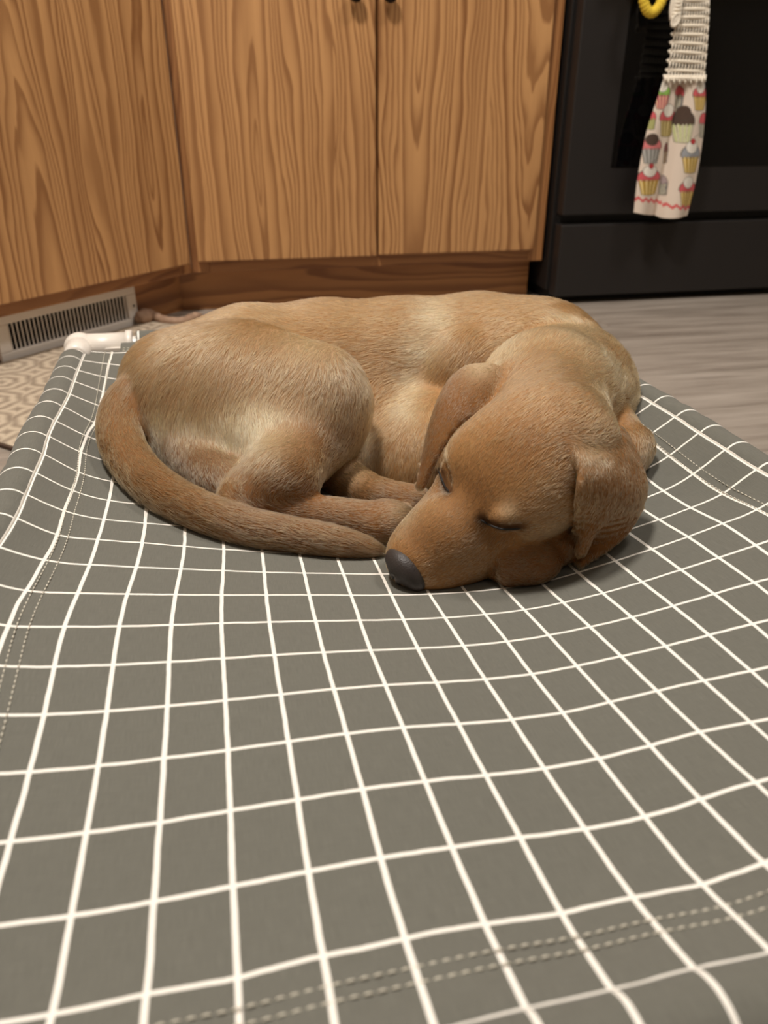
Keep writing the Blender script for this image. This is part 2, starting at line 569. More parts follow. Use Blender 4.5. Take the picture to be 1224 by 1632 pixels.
# columns and rows of the printed grid read off the photograph: (column, row, height and sideways shift in rows)
MEAS = [
    (2, 1, -0.13, 0.07), (1, 2, -0.18, 0.01), (1, 3, -0.25, 0.01), (1, 4, -0.34, 0), (1, 5, -0.42, -0.01), (1, 6, -0.5, -0.05), (1, 7, -0.45, -0.14), (1,
    8, -0.47, -0.16), (1, 9, -0.5, -0.1), (1, 10, -0.49, -0.1), (1, 11, -0.46, -0.13), (19, 11, -0.52, 0.11), (1, 12, -0.43, -0.11), (2, 12, -0.61,
    -0.14), (3, 12, -0.78, -0.07), (4, 12, -0.96, -0.03), (5, 12, -1.12, -0.02), (6, 12, -1.27, -0), (19, 12, -0.55, 0.08), (1, 13, -0.39, -0.17), (2, 13,
    -0.56, -0.17), (3, 13, -0.72, -0.12), (5, 13, -0.99, -0.06), (7, 13, -1.25, -0.01), (9, 13, -1.48, 0.05), (19, 13, -0.53, 0.12), (1, 14, -0.34,
    -0.29), (2, 14, -0.49, -0.23), (3, 14, -0.62, -0.2), (5, 14, -0.87, -0.11), (7, 14, -1.08, -0.05), (9, 14, -1.3, 0.01), (11, 14, -1.45, 0.01), (13,
    14, -1.46, 0.07), (15, 14, -1.17, 0.14), (17, 14, -0.83, 0.19), (18, 14, -0.61, 0.18), (19, 14, -0.42, 0.17), (1, 15, -0.29, -0.36), (2, 15, -0.44,
    -0.3), (3, 15, -0.56, -0.24), (5, 15, -0.74, -0.14), (7, 15, -0.94, -0.07), (9, 15, -1.14, -0.02), (11, 15, -1.26, 0.02), (13, 15, -1.23, 0.04), (15,
    15, -1.02, 0.11), (17, 15, -0.71, 0.15), (18, 15, -0.54, 0.15), (2, 16, -0.41, -0.3), (5, 16, -0.67, -0.15), (8, 16, -0.9, -0.08), (11, 16, -1.11,
    0.03), (14, 16, -0.97, 0.06), (17, 16, -0.6, 0.13), (2, 17, -0.4, -0.28), (5, 17, -0.61, -0.15), (8, 17, -0.76, -0.07), (11, 17, -0.96, 0.01), (14,
    17, -0.82, 0.06), (16, 17, -0.63, 0.09), (2, 18, -0.39, -0.29), (5, 18, -0.54, -0.16), (8, 18, -0.63, -0.07), (11, 18, -0.84, 0.05), (14, 18, -0.67,
    0.03), (2, 19, -0.37, -0.31), (3, 19, -0.43, -0.27), (5, 19, -0.48, -0.17), (7, 19, -0.51, -0.09), (9, 19, -0.64, -0.01), (11, 19, -0.69, 0.05), (13,
    19, -0.55, 0.01), (3, 20, -0.41, -0.3), (5, 20, -0.43, -0.19), (7, 20, -0.44, -0.1), (9, 20, -0.54, 0.03), (11, 20, -0.61, 0.11), (13, 20, -0.39,
    0.04), (3, 21, -0.33, -0.31), (5, 21, -0.36, -0.19), (7, 21, -0.33, -0.09), (9, 21, -0.46, 0.05), (11, 21, -0.52, 0.17),
]
HIDDEN = [(10.5, 10, -1.80), (10.5, 7, -1.65), (10.5, 4, -1.15), (10.5, 2, -0.66), (5, 7, -1.1), (15.5, 8, -1.15), (15.5, 4, -0.85), (5, 3, -0.7),
          (19, 8, -0.48), (19, 4, -0.38), (1, 16, -0.28), (1, 19, -0.27), (19, 17, -0.4), (19, 20, -0.3), (16, 20, -0.42),
          (10.5, 1, -0.34), (5, 1, -0.3), (16, 1, -0.3), (18, 21, -0.2), (15, 21, -0.33)]
EDGE = [(c, r, 0.0) for c in (0, 20) for r in range(0, 23, 2)] + [(c, r, 0.0) for r in (0, 22) for c in range(2, 20, 2)]
SHIFT = [(0, r, 0.0) for r in range(0, 13, 3)] + [(20, r, 0.04) for r in range(0, 14, 3)] + [(0, 16, -0.34), (0, 19, -0.36), (0, 22, -0.38), (10, 22, 0.05), (20, 18, 0.2), (20, 22, 0.15), (10, 0, 0.0), (10, 8, 0.0), (10, 4, 0.0)]


def _phi(d2):
    return np.where(d2 > 1e-9, 0.5 * d2 * np.log(d2 + 1e-12), 0.0)


def rbf(pts, vals, lam):
    P, n = np.asarray(pts, float), len(pts)
    A = np.zeros((n + 3, n + 3))
    A[:n, :n] = _phi(((P[:, None] - P[None]) ** 2).sum(-1)) + lam * np.eye(n)
    A[:n, n] = 1
    A[:n, n + 1:] = P
    A[n:, :n] = A[:n, n:].T
    w = np.linalg.solve(A, np.concatenate([vals, [0, 0, 0]]))

    def f(c, r):
        c, r = np.asarray(c, float), np.asarray(r, float)
        out = w[n] + w[n + 1] * c + w[n + 2] * r
        for k in range(n):
            out = out + w[k] * _phi((c - P[k, 0]) ** 2 + (r - P[k, 1]) ** 2)
        return out
    return f


_zp = [(m[0], m[1]) for m in MEAS] + [h[:2] for h in HIDDEN + EDGE]
sag = rbf(_zp, [m[2] for m in MEAS] + [h[2] for h in HIDDEN + EDGE], 0.35)
drift = rbf([(m[0], m[1]) for m in MEAS] + [h[:2] for h in SHIFT], [m[3] for m in MEAS] + [h[2] for h in SHIFT], 0.35)
_cb, _sb = math.cos(BED_ROT), math.sin(BED_ROT)


def bed_xy(c, r, ox=0.0, oy=0.0):
    """Printed grid position -> floor plan; ox, oy in metres along the bed's own axes."""
    x = (np.asarray(c) * CWID / U + drift(np.clip(c, 0, 20), np.clip(r, 0, 22)) - 3.7034) * U + ox
    y = (22 - np.asarray(r) + 3.3307) * U + oy
    return _cb * x - _sb * y, _sb * x + _cb * y


def bed_z(x, y):
    """Height of the cloth at a floor-plan position."""
    X, Y = _cb * np.asarray(x) + _sb * np.asarray(y), -_sb * np.asarray(x) + _cb * np.asarray(y)
    r = np.clip(22 - (Y / U - 3.3307), 0, 22)
    c = np.clip((X / U + 3.7034) * U / CWID, 0, 20)
    c = np.clip(c - drift(c, r) * U / CWID, 0, 20)
    return RAIL_Z + U * sag(c, r)


def bed_hit(px, py, lift=0.0):
    """Where the pixel's ray meets the cloth, or a level above it."""
    z = 0.13
    for _ in range(40):
        p = at_z(px, py, z)
        z = 0.5 * z + 0.5 * (float(bed_z(p[0], p[1])) + lift)
    return p


def cloth_material():
    t = NT('grid_canvas')
    uv = t.coord('UV')
    s = t.sep(uv)

    def line(v, w):
        f = t.math('ABSOLUTE', t.math('SUBTRACT', t.math('FRACT', t.math('ADD', v, 0.5)), 0.5))
        e = t.math('SUBTRACT', w, f)
        return t.math('MULTIPLY', e, 160.0, clamp=True)
    wob = t.math('MULTIPLY', t.math('SUBTRACT', t.noise(uv, 2.2, 2.0), 0.5), 0.03)
    lc = line(t.math('ADD', s[0], wob), 0.043)
    lr = line(t.math('ADD', s[1], wob), 0.029)
    ln = t.math('MAXIMUM', lc, lr)
    m = t.comb(t.math('MULTIPLY', s[0], 0.0291), t.math('MULTIPLY', s[1], 0.0409), 0.0)
    ms = t.sep(m)
    yarn_a = t.noise(t.comb(t.math('MULTIPLY', ms[0], 2600.0), t.math('MULTIPLY', ms[1], 90.0), 0.0), 1.0, 2.0)
    yarn_b = t.noise(t.comb(t.math('MULTIPLY', ms[0], 90.0), t.math('MULTIPLY', ms[1], 2600.0), 3.0), 1.0, 2.0)
    cloud = t.noise(m, 9.0, 3.0)
    weave = t.math('ADD', t.math('MULTIPLY', yarn_a, 0.6), t.math('MULTIPLY', yarn_b, 0.4))
    base = t.mix(weave, srgb(75, 74, 67), srgb(119, 118, 109))
    base = t.mix(t.math('MULTIPLY', cloud, 0.25), base, srgb(92, 89, 82))
    white = t.mix(weave, srgb(222, 216, 206), srgb(246, 242, 234))
    t.set(Base_Color=t.mix(ln, base, white), Roughness=0.85)
    t.b.inputs['Specular IOR Level'].default_value = 0.25
    t.b.inputs['Sheen Weight'].default_value = 0.15
    t.bump(weave, 0.4, 0.0005)
    return t.m


M_CLOTH = cloth_material()
M_WHITE_METAL = plain('white_powder_coat', srgb(226, 222, 214), 0.32, var=0.02)
M_WHITE_PLASTIC = plain('white_plastic', srgb(222, 214, 204), 0.36, var=0.03)
M_RUBBER = plain('grey_rubber', srgb(70, 68, 66), 0.7)
M_THREAD = plain('pale_thread', srgb(208, 202, 186), 0.8)

_bc = bed_xy(10, 11)
BED0 = np.array([float(_bc[0]), float(_bc[1]), 0.0])
bed = empty('raised_dog_bed', BED0)
tag(bed, 'raised dog bed of grey canvas with white grid lines, dog asleep on it', 'dog bed')

TR, TIN, TZ = 0.0172, 0.0140, -0.0100             # sleeve radius and where the rail's middle lies from the edge line
PHI0 = math.atan2(0.0100, 0.0140)
nc, nr = 201, 221
cg, rg = np.meshgrid(np.linspace(0, 20, nc), np.linspace(0, 22, nr), indexing='ij')
zg = RAIL_Z + U * sag(cg, rg)
# small puckers along the seams
zg += 0.0006 * np.sin(rg * 3.1 + 2 * np.sin(rg * 0.9)) * np.exp(-((cg - 1.0) / 0.5) ** 2) + 0.0006 * np.sin(rg * 2.7 + 1) * np.exp(-((cg - 19.0) / 0.5) ** 2)
zg += 0.0007 * np.sin(cg * 2.6 + 2 * np.sin(cg)) * np.exp(-((rg - 21.3) / 0.4) ** 2)
xg, yg = bed_xy(cg, rg)
V = np.stack([xg, yg, zg], -1).reshape(-1, 3) - BED0
UV = np.stack([cg, rg], -1).reshape(-1, 2)
ii, jj = np.meshgrid(np.arange(nc - 1), np.arange(nr - 1), indexing='ij')
cm, rm = cg[:-1, :-1] + 0.05, rg[:-1, :-1] + 0.05
dc, dr = np.minimum(cm, 20 - cm), np.minimum(rm, 22 - rm)
keep = ~((dc < 1.35) & (dr < 0.95))
keep &= ~((dc < 0.2) & (dr < 1.30)) & ~((dr < 0.2) & (dc < 1.9))
i0 = (ii * nr + jj)[keep]
Fq = np.stack([i0, i0 + nr, i0 + nr + 1, i0 + 1], -1)
allV, allUV, allF = [V], [UV], [Fq]
off = len(V)


def sleeve(side):
    """Canvas wrapped over one rail."""
    global off
    npth, nph = 160, 26
    ph = np.linspace(PHI0, math.radians(262), nph)
    if side in 'LR':
        t = np.linspace(1.30, 20.75, npth)
        edge = 0.0 if side == 'L' else 20.0
        sg = 1 if side == 'L' else -1
        tt, pp = np.meshgrid(t, ph, indexing='ij')
        wr = 0.0006 * np.sin(tt * 4.0 + 3 * np.sin(tt * 1.3)) * np.sin((pp - PHI0) * 1.2)
        off_in = -TIN + (TR + wr) * np.cos(pp)
        z = RAIL_Z + TZ + (TR + wr) * np.sin(pp) + U * sag(np.full_like(tt, edge), tt)
        x, y = bed_xy(np.full_like(tt, edge), tt, ox=sg * off_in)
        uv = np.stack([edge - sg * (pp - PHI0) * TR / CWID * 0.60, tt], -1)
        flip = side == 'L'
    else:
        t = np.linspace(1.9, 18.1, npth)
        edge = 0.0 if side == 'F' else 22.0
        sg = 1 if side == 'N' else -1                       # towards the middle of the bed
        tt, pp = np.meshgrid(t, ph, indexing='ij')
        wr = 0.0006 * np.sin(tt * 4.0 + 3 * np.sin(tt * 1.3)) * np.sin((pp - PHI0) * 1.2)
        off_in = -TIN + (TR + wr) * np.cos(pp)
        z = RAIL_Z + TZ + (TR + wr) * np.sin(pp) + U * sag(tt, np.full_like(tt, edge))
        x, y = bed_xy(tt, np.full_like(tt, edge), oy=sg * off_in)
        uv = np.stack([tt, edge + sg * (pp - PHI0) * TR / U], -1)
        flip = side == 'F'
    a, b = np.meshgrid(np.arange(npth - 1), np.arange(nph - 1), indexing='ij')
    k = (a * nph + b).ravel() + off
    q = np.stack([k, k + 1, k + nph + 1, k + nph], -1)
    if not flip:
        q = q[:, ::-1]
    allV.append(np.stack([x, y, z], -1).reshape(-1, 3) - BED0)
    allUV.append(uv.reshape(-1, 2))
    allF.append(q)
    off += npth * nph


for sd in 'LRFN':
    sleeve(sd)
canvas = mesh_obj('canvas', np.vstack(allV), np.vstack(allF), M_CLOTH, bed, True, np.vstack(allUV))
sm = canvas.modifiers.new('thickness', 'SOLIDIFY')
sm.thickness = 0.0011
sm.offset = -1

# rails, corner joints, legs
CORN = {}
for nm, (c, r, ix, iy) in {'FL': (0, 0, -1, 1), 'FR': (20, 0, 1, 1), 'NL': (0, 22, -1, -1), 'NR': (20, 22, 1, -1)}.items():
    x, y = bed_xy(c, r, ox=ix * TIN, oy=iy * TIN)
    CORN[nm] = np.array([float(x), float(y), RAIL_Z + TZ])
for a, b in (('FL', 'FR'), ('NL', 'NR'), ('FL', 'NL'), ('FR', 'NR')):
    cs, rs = {'FL': (0, 0), 'FR': (20, 0), 'NL': (0, 22), 'NR': (20, 22)}[a], {'FL': (0, 0), 'FR': (20, 0), 'NL': (0, 22), 'NR': (20, 22)}[b]
    path = []
    for t in np.linspace(0.0, 1.0, 40):
        c, r = cs[0] + (rs[0] - cs[0]) * t, cs[1] + (rs[1] - cs[1]) * t
        if a[1] == b[1]:
            x, y = bed_xy(c, r, ox=(-TIN if a[1] == 'L' else TIN), oy=(TIN * (1 - 2 * t)))
        else:
            x, y = bed_xy(c, r, ox=TIN * (2 * t - 1), oy=(TIN if a[0] == 'F' else -TIN))
        path.append((float(x), float(y), RAIL_Z + TZ + U * float(sag(c, r))))
    V, Fc = tube_mesh(np.array(path) - BED0, 0.0118, 16)
    mesh_obj('rail', V, Fc, M_WHITE_METAL, bed)
leg_h = RAIL_Z + TZ
for nm, p in CORN.items():
    base = p - BED0
    sx = 1 if nm[1] == 'L' else -1
    sy = -1 if nm[0] == 'F' else 1
    ax = np.array([_cb, _sb, 0]) * sx
    ay_ = np.array([-_sb, _cb, 0]) * sy
    bm = bmesh.new()
    bmesh.ops.create_uvsphere(bm, u_segments=20, v_segments=12, radius=0.0205)
    bmesh.ops.translate(bm, verts=bm.verts[:], vec=Vector(base))
    j = bm_obj('corner_joint', bm, M_WHITE_PLASTIC, bed, True)
    V, Fc = tube_mesh([base + ax * d for d in (0, 0.03, 0.058, 0.0585, 0.066, 0.0665)], [0.0185, 0.0175, 0.0175, 0.0198, 0.0198, 0.0150], 20)
    mesh_obj('socket', V, Fc, M_WHITE_PLASTIC, j)
    V, Fc = tube_mesh([base + ay_ * d for d in (0, 0.03, 0.046, 0.0465)], [0.0185, 0.0165, 0.0150, 0.0120], 20)
    mesh_obj('socket', V, Fc, M_WHITE_PLASTIC, j)
    V, Fc = tube_mesh([base + np.array([0, 0, -d]) for d in (0, 0.03, 0.055, 0.0555)], [0.0190, 0.0178, 0.0178, 0.0130], 20)
    mesh_obj('socket', V, Fc, M_WHITE_PLASTIC, j)
    # moulded rib under the long socket
    w = np.cross(ax, (0, 0, 1)) * 0.0022
    q = [base + ax * 0.012 + ay_ * 0.012 + (0, 0, -0.004), base + ax * 0.054 + ay_ * 0.0235 + (0, 0, 0.0), base + ax * 0.054 + ay_ * 0.014 + (0, 0, 0.0), base + ax * 0.012 + ay_ * 0.010 + (0, 0, 0)]
    Vr = [a + np.array([0, 0, s * 0.0035]) for s in (-1, 1) for a in q]
    mesh_obj('rib', Vr, [(0, 1, 2, 3), (7, 6, 5, 4), (0, 4, 5, 1), (1, 5, 6, 2), (2, 6, 7, 3), (3, 7, 4, 0)], M_WHITE_PLASTIC, j, False)
    V, Fc = tube_mesh([base + np.array([0, 0, -0.03]), base + np.array([0, 0, -leg_h + 0.012])], 0.0118, 16)
    lg = mesh_obj('leg', V, Fc, M_WHITE_METAL, bed)
    V, Fc = tube_mesh([base + np.array([0, 0, -leg_h + d]) for d in (0.0003, 0.003, 0.022, 0.024)], [0.0135, 0.0150, 0.0142, 0.0122], 16)
    mesh_obj('foot_cap', V, Fc, M_RUBBER, lg)

# double row of stitches along each seam
sv, sf = [], []


def stitch_line(cf, rf, n0, n1, step):
    t = n0
    while t < n1:
        c0, r0, c1, r1 = cf(t), rf(t), cf(t + step * 0.72), rf(t + step * 0.72)
        pa = np.array([*map(float, bed_xy(c0, r0)), RAIL_Z + U * float(sag(c0, r0)) + 0.0015])
        pb = np.array([*map(float, bed_xy(c1, r1)), RAIL_Z + U * float(sag(c1, r1)) + 0.0015])
        pm_ = (pa + pb) / 2 + (0, 0, 0.0004)
        v, f = tube_mesh(np.array([pa, pm_, pb]) - BED0, [0.0003, 0.00055, 0.0003], 4)
        o = len(sv)
        sv.extend(v)
        sf.extend([tuple(i + o for i in q) for q in f])
        t += step


for d in (0.0, 0.22):
    stitch_line(lambda t: 0.72 + d + 0.03 * t, lambda t: t, 1.0, 21.0, 0.115)
    stitch_line(lambda t: 19.22 - d, lambda t: t, 1.0, 21.0, 0.115)
for d in (0.0, 0.17):
    stitch_line(lambda t: t, lambda t: 0.72 + d, 1.4, 18.6, 0.16)
    stitch_line(lambda t: t, lambda t: 21.33 + d, 1.4, 18.6, 0.16)
tag(mesh_obj('stitching', sv, sf, M_THREAD, bed), kind='stuff')
# ================================================================== the sleeping dog
FUR = True
VOX = 0.0020


def J(px, py, y):
    return at_y(px, py, y)


def K(px, py, lift):
    return bed_hit(px, py, lift)


def unit(v):
    v = np.asarray(v, float)
    return v / np.linalg.norm(v)


G0 = np.array([-0.185, 0.430, 0.085])
G1 = np.array([0.440, 1.010, 0.300])
GN = np.ceil((G1 - G0) / VOX).astype(int)
gx, gy, gz = [(G0[i] + VOX * np.arange(GN[i])).astype(np.float32) for i in range(3)]
FIELD = np.full(GN, 0.06, dtype=np.float32)
TOTAL = np.full(GN, 0.06, dtype=np.float32)


def close_group(k):
    """Fold the form built so far into the whole; k is how softly it meets what it lies against."""
    global FIELD, TOTAL
    TOTAL = smin(TOTAL, FIELD, k)
    FIELD = np.full(GN, 0.06, dtype=np.float32)


PRIMS = []                                         # kept to blend coat direction, colour and length over the skin


def ell_d(P, c, rad, Rm):
    q = (P - c) @ Rm
    rad = np.asarray(rad, float)
    k0 = np.sqrt(((q / rad) ** 2).sum(-1))
    k1 = np.sqrt(((q / rad ** 2) ** 2).sum(-1)) + 1e-9
    return k0 * (k0 - 1.0) / k1


def cone_d(P, a, ra, b, rb):
    ba = b - a
    L2 = ba @ ba
    t = np.clip(((P - a) @ ba) / L2, 0, 1)
    d = np.sqrt((((P - a) - t[..., None] * ba) ** 2).sum(-1))
    return d - (ra + (rb - ra) * t)


def smin(a, b, k):
    h = np.maximum(k - np.abs(a - b), 0) / k
    return np.minimum(a, b) - h * h * h * k / 6.0


def carve(box_lo, box_hi, fn, k, op='add'):
    i0 = np.maximum(((box_lo - G0) / VOX).astype(int) - 1, 0)
    i1 = np.minimum(((box_hi - G0) / VOX).astype(int) + 2, GN)
    if np.any(i1 <= i0):
        return
    sl = tuple(slice(a, b) for a, b in zip(i0, i1))
    P = np.stack(np.meshgrid(gx[sl[0]], gy[sl[1]], gz[sl[2]], indexing='ij'), -1)
    d = fn(P).astype(np.float32)
    if op == 'add':
        FIELD[sl] = smin(FIELD[sl], d, k)
    else:
        FIELD[sl] = -smin(-FIELD[sl], d, k)


def add(fn, lo, hi, k, comb, col, ln, op='add'):
    m = max(k, 0.012) + 0.02
    carve(np.asarray(lo) - m, np.asarray(hi) + m, fn, k, op)
    if op == 'add':
        PRIMS.append((fn, unit(comb), np.array(srgb(*col)), ln))


def ell(c, rad, k=0.02, Rm=None, comb=(-1, 0, -0.3), col=(200, 155, 105), ln=0.010, op='add'):
    Rm = np.eye(3) if Rm is None else np.asarray(Rm)
    R = max(rad)
    add(lambda P: ell_d(P, np.asarray(c), rad, Rm), np.asarray(c) - R, np.asarray(c) + R, k, comb, col, ln, op)


def chain(pts, k=0.02, comb=None, col=(200, 155, 105), ln=0.010):
    """Round cones through (point, radius) pairs."""
    for (a, ra), (b, rb) in zip(pts[:-1], pts[1:]):
        a, b = np.asarray(a, float), np.asarray(b, float)
        lo, hi = np.minimum(a - ra, b - rb), np.maximum(a + ra, b + rb)
        add(lambda P, a=a, ra=ra, b=b, rb=rb: cone_d(P, a, ra, b, rb), lo, hi, k, (b - a) if comb is None else comb, col, ln)


def sheet(edge_a, edge_b, rad, k, comb, col, ln, nu=30, nv=16, bulge=None):
    """A flap between two edges, built from closely set beads."""
    A, Bq = catmull(edge_a, nu), catmull(edge_b, nu)
    pts, rr = [], []
    for i in range(nu):
        for j in range(nv):
            t = j / (nv - 1)
            p = A[i] * (1 - t) + Bq[i] * t
            if bulge is not None:
                p = p + np.asarray(bulge) * (4 * t * (1 - t)) * (0.3 + 0.7 * math.sin(math.pi * min(1, 0.15 + i / nu)))
            pts.append(p)
            rr.append(rad * (1.0 - 0.25 * (2 * t - 1) ** 2) * (1 - 0.25 * i / nu))
    pts = np.array(pts)
    rr = np.array(rr)
    lo, hi = pts.min(0) - rad, pts.max(0) + rad

    def fn(P):
        shp = P.shape[:-1]
        Q = P.reshape(-1, 3).astype(np.float32)
        out = np.full(len(Q), 0.05, dtype=np.float32)
        near = np.where(((Q > lo - 0.02) & (Q < hi + 0.02)).all(1))[0]
        p32, r32 = pts.astype(np.float32), rr.astype(np.float32)
        for s in range(0, len(near), 6000):
            ix = near[s:s + 6000]
            q = Q[ix]
            d2 = (q ** 2).sum(1)[:, None] + (p32 ** 2).sum(1)[None] - 2 * q @ p32.T
            out[ix] = (np.sqrt(np.maximum(d2, 0)) - r32[None]).min(1)
        return out.reshape(shp)
    add(fn, lo, hi, k, comb, col, ln)


def on_skin(px, py, y0=0.44, y1=1.0):
    """First point of the form built so far along the pixel's ray."""
    v = ray(px, py)
    ys = np.arange(y0, y1, 0.0005)
    P = CAM + v[None] * (ys / v[1])[:, None]
    I = np.round((P - G0) / VOX).astype(int)
    ok = ((I >= 0) & (I < GN)).all(1)
    I = np.clip(I, 0, GN - 1)
    f = np.where(ok, np.minimum(FIELD[I[:, 0], I[:, 1], I[:, 2]], TOTAL[I[:, 0], I[:, 1], I[:, 2]]), 1.0)
    k = np.argmax(f < 0)
    return P[k]


def off_skin(px, py, off):
    q = on_skin(px, py)
    if q[1] < 0.445:
        q = bed_hit(px, py, 0.004)
    return q - off * unit(q - CAM)


def groove(pix, r, k, out=0.0, n=24):
    """A soft crease pressed into the skin along a line of pixels."""
    Q = [on_skin(x, y) for x, y in catmull(pix, n)]
    Q = np.array(Q)
    vv_ = Q - CAM
    Q = Q - out * vv_ / np.linalg.norm(vv_, axis=1)[:, None]
    for a_, b_ in zip(Q[:-1], Q[1:]):
        if np.linalg.norm(b_ - a_) < 0.02:
            add(lambda P, a=a_, b=b_: cone_d(P, a, r, b, r), np.minimum(a_, b_) - r, np.maximum(a_, b_) + r, k, (1, 0, 0), (0, 0, 0), 0, 'cut')
    return Q


C_BACK = (198, 152, 100)
C_PALE = (244, 222, 184)
C_THIGH = (196, 158, 116)
C_LEG = (148, 102, 54)
C_FACE = (190, 142, 90)
C_RUST = (124, 80, 38)
C_EAR = (150, 100, 48)

# ---- trunk
LEFT = np.array([-1.0, 0.05, -0.12])
DOWNL = np.array([-0.75, -0.35, -0.65])
T = [(288, 622, 0.800, 0.062), (400, 597, 0.845, 0.072), (520, 592, 0.860, 0.077), (640, 592, 0.850, 0.080), (760, 590, 0.830, 0.083), (848, 607, 0.785, 0.086), (888, 640, 0.745, 0.079)]
chain([(J(x, y, d), r) for x, y, d, r in T], 0.025, LEFT, C_BACK, 0.010)
ell(J(585, 680, 0.795), (0.085, 0.055, 0.062), 0.035, comb=(-0.55, -0.2, -0.9), col=C_BACK)                 # belly wall
ell(J(690, 725, 0.740), (0.058, 0.055, 0.070), 0.04, comb=(-0.3, -0.2, -1), col=C_BACK)                    # chest
ell(J(742, 640, 0.780), (0.060, 0.052, 0.086), 0.010, comb=(-0.6, -0.2, -0.8), col=C_BACK)                 # shoulder blade
ell(J(672, 752, 0.708), (0.052, 0.050, 0.058), 0.05, comb=(-0.2, -0.3, -1), col=C_BACK, ln=0.008)          # brisket
ell(J(560, 752, 0.735), (0.060, 0.040, 0.036), 0.03, comb=(-0.4, -0.3, -0.8), col=C_PALE, ln=0.008)         # belly
# ---- hind end
ell(J(372, 628, 0.765), (0.096, 0.062, 0.072), 0.035, comb=(-0.6, -0.3, -0.8), col=C_THIGH)
chain([(J(395, 628, 0.752), 0.070), (J(497, 640, 0.716), 0.057)], 0.012, (-0.4, -0.3, -1), C_THIGH)
chain([(J(305, 680, 0.752), 0.044), (J(430, 704, 0.700), 0.052)], 0.040, (0.25, -0.4, -0.9), C_PALE, 0.015)
chain([(J(268, 698, 0.757), 0.030), (K(352, 766, 0.018), 0.024)], 0.020, (0.3, -0.3, -0.8), (104, 68, 40), 0.006)  # brown fur under the haunch, darkened to paint in the shade there
chain([(J(505, 680, 0.718), 0.040), (K(448, 764, 0.040), 0.026), (K(388, 800, 0.021), 0.0195)], 0.045, None, C_LEG, 0.007)
close_group(0.01)
chain([(K(386, 802, 0.020), 0.0190), (K(470, 816, 0.018), 0.0170), (K(570, 829, 0.018), 0.0175)], 0.012, None, C_LEG, 0.006)
ell(K(612, 832, 0.018), (0.028, 0.023, 0.019), 0.010, comb=(1, -0.2, 0), col=C_LEG, ln=0.005)
for dx, dy in ((636, 820), (643, 831), (640, 843), (630, 852)):
    ell(K(dx, dy, 0.012), (0.014, 0.0095, 0.011), 0.004, comb=(1, -0.2, 0), col=C_LEG, ln=0.004)
close_group(0.012)
# far hind leg, tucked beneath
chain([(J(520, 760, 0.72), 0.03), (K(600, 790, 0.016), 0.017), (K(660, 800, 0.015), 0.016)], 0.008, None, C_LEG, 0.006)
close_group(0.004)
# ---- foreleg folded under the head
chain([(J(915, 655, 0.700), 0.048), (K(996, 714, 0.027), 0.024)], 0.008, (0.4, -0.6, -0.6), C_BACK, 0.008)
close_group(0.012)
# ---- neck
NECK = [(J(900, 630, 0.735), 0.075), (J(872, 640, 0.665), 0.068), (J(850, 668, 0.625), 0.060)]
chain(NECK, 0.006, (0.7, 0.6, 0.2), C_BACK, 0.010)
# ---- head, in its own frame: a from nose to nape, l sideways (towards the viewer's right), h towards the crown
HAZ, HEL, HRO, HS = math.radians(66), math.radians(30), math.radians(27), 1.0
H_A = np.array([math.sin(HAZ) * math.cos(HEL), math.cos(HAZ) * math.cos(HEL), math.sin(HEL)])
_h = np.array([math.cos(HAZ), -math.sin(HAZ), 0])
_u = np.cross(_h, H_A)
H_L = math.cos(HRO) * _h - math.sin(HRO) * _u
H_H = math.cos(HRO) * _u + math.sin(HRO) * _h
_y = math.radians(6)
H_A, H_L = math.cos(_y) * H_A + math.sin(_y) * H_L, math.cos(_y) * H_L - math.sin(_y) * H_A
H_R = np.stack([H_A, H_L, H_H], 1)
NOSE = J(640, 902, 0.484)


def Hd(a, l, h):
    return NOSE + HS * (a * H_A + l * H_L + h * H_H)


def hell(a, l, h, ra, rl, rh, k=0.012, comb=None, col=C_FACE, ln=0.005, op='add'):
    ell(Hd(a, l, h), (ra * HS, rl * HS, rh * HS), k, H_R, H_A if comb is None else comb, col, ln, op)


hell(0.130, 0.0, -0.002, 0.062, 0.054, 0.052, 0.02, ln=0.006)                      # brain case
for s in (-1, 1):
    hell(0.106, s * 0.019, 0.010, 0.036, 0.030, 0.029, 0.03, ln=0.005)             # forehead
    hell(0.104, s * 0.027, -0.016, 0.046, 0.023, 0.027, 0.02, ln=0.005)            # cheeks
chain([(Hd(0.016, 0, -0.014), 0.0255 * HS), (Hd(0.045, 0, -0.013), 0.031 * HS), (Hd(0.082, 0, -0.012), 0.038 * HS)], 0.014, H_A, C_FACE, 0.0045)
for s in (-1, 1):
    hell(0.034, s * 0.016, -0.027, 0.035, 0.020, 0.027, 0.010, ln=0.0035)          # lips
    hell(0.064, 0.001 + s * 0.024, -0.028, 0.034, 0.018, 0.025, 0.012, ln=0.004)
chain([(Hd(0.034, 0, -0.046), 0.015 * HS), (Hd(0.105, 0, -0.040), 0.022 * HS)], 0.006, H_A, C_FACE, 0.004)
for s in (-1, 1):
    hell(0.068, s * 0.033, 0.012, 0.014, 0.011, 0.009, 0.016, op='cut')            # eye sockets
    hell(0.094, s * 0.027, 0.018, 0.018, 0.015, 0.013, 0.016, ln=0.004)            # brows
chain([(Hd(0.150, 0, -0.005), 0.055 * HS), (J(862, 655, 0.640), 0.058)], 0.02, H_A, C_FACE, 0.008)
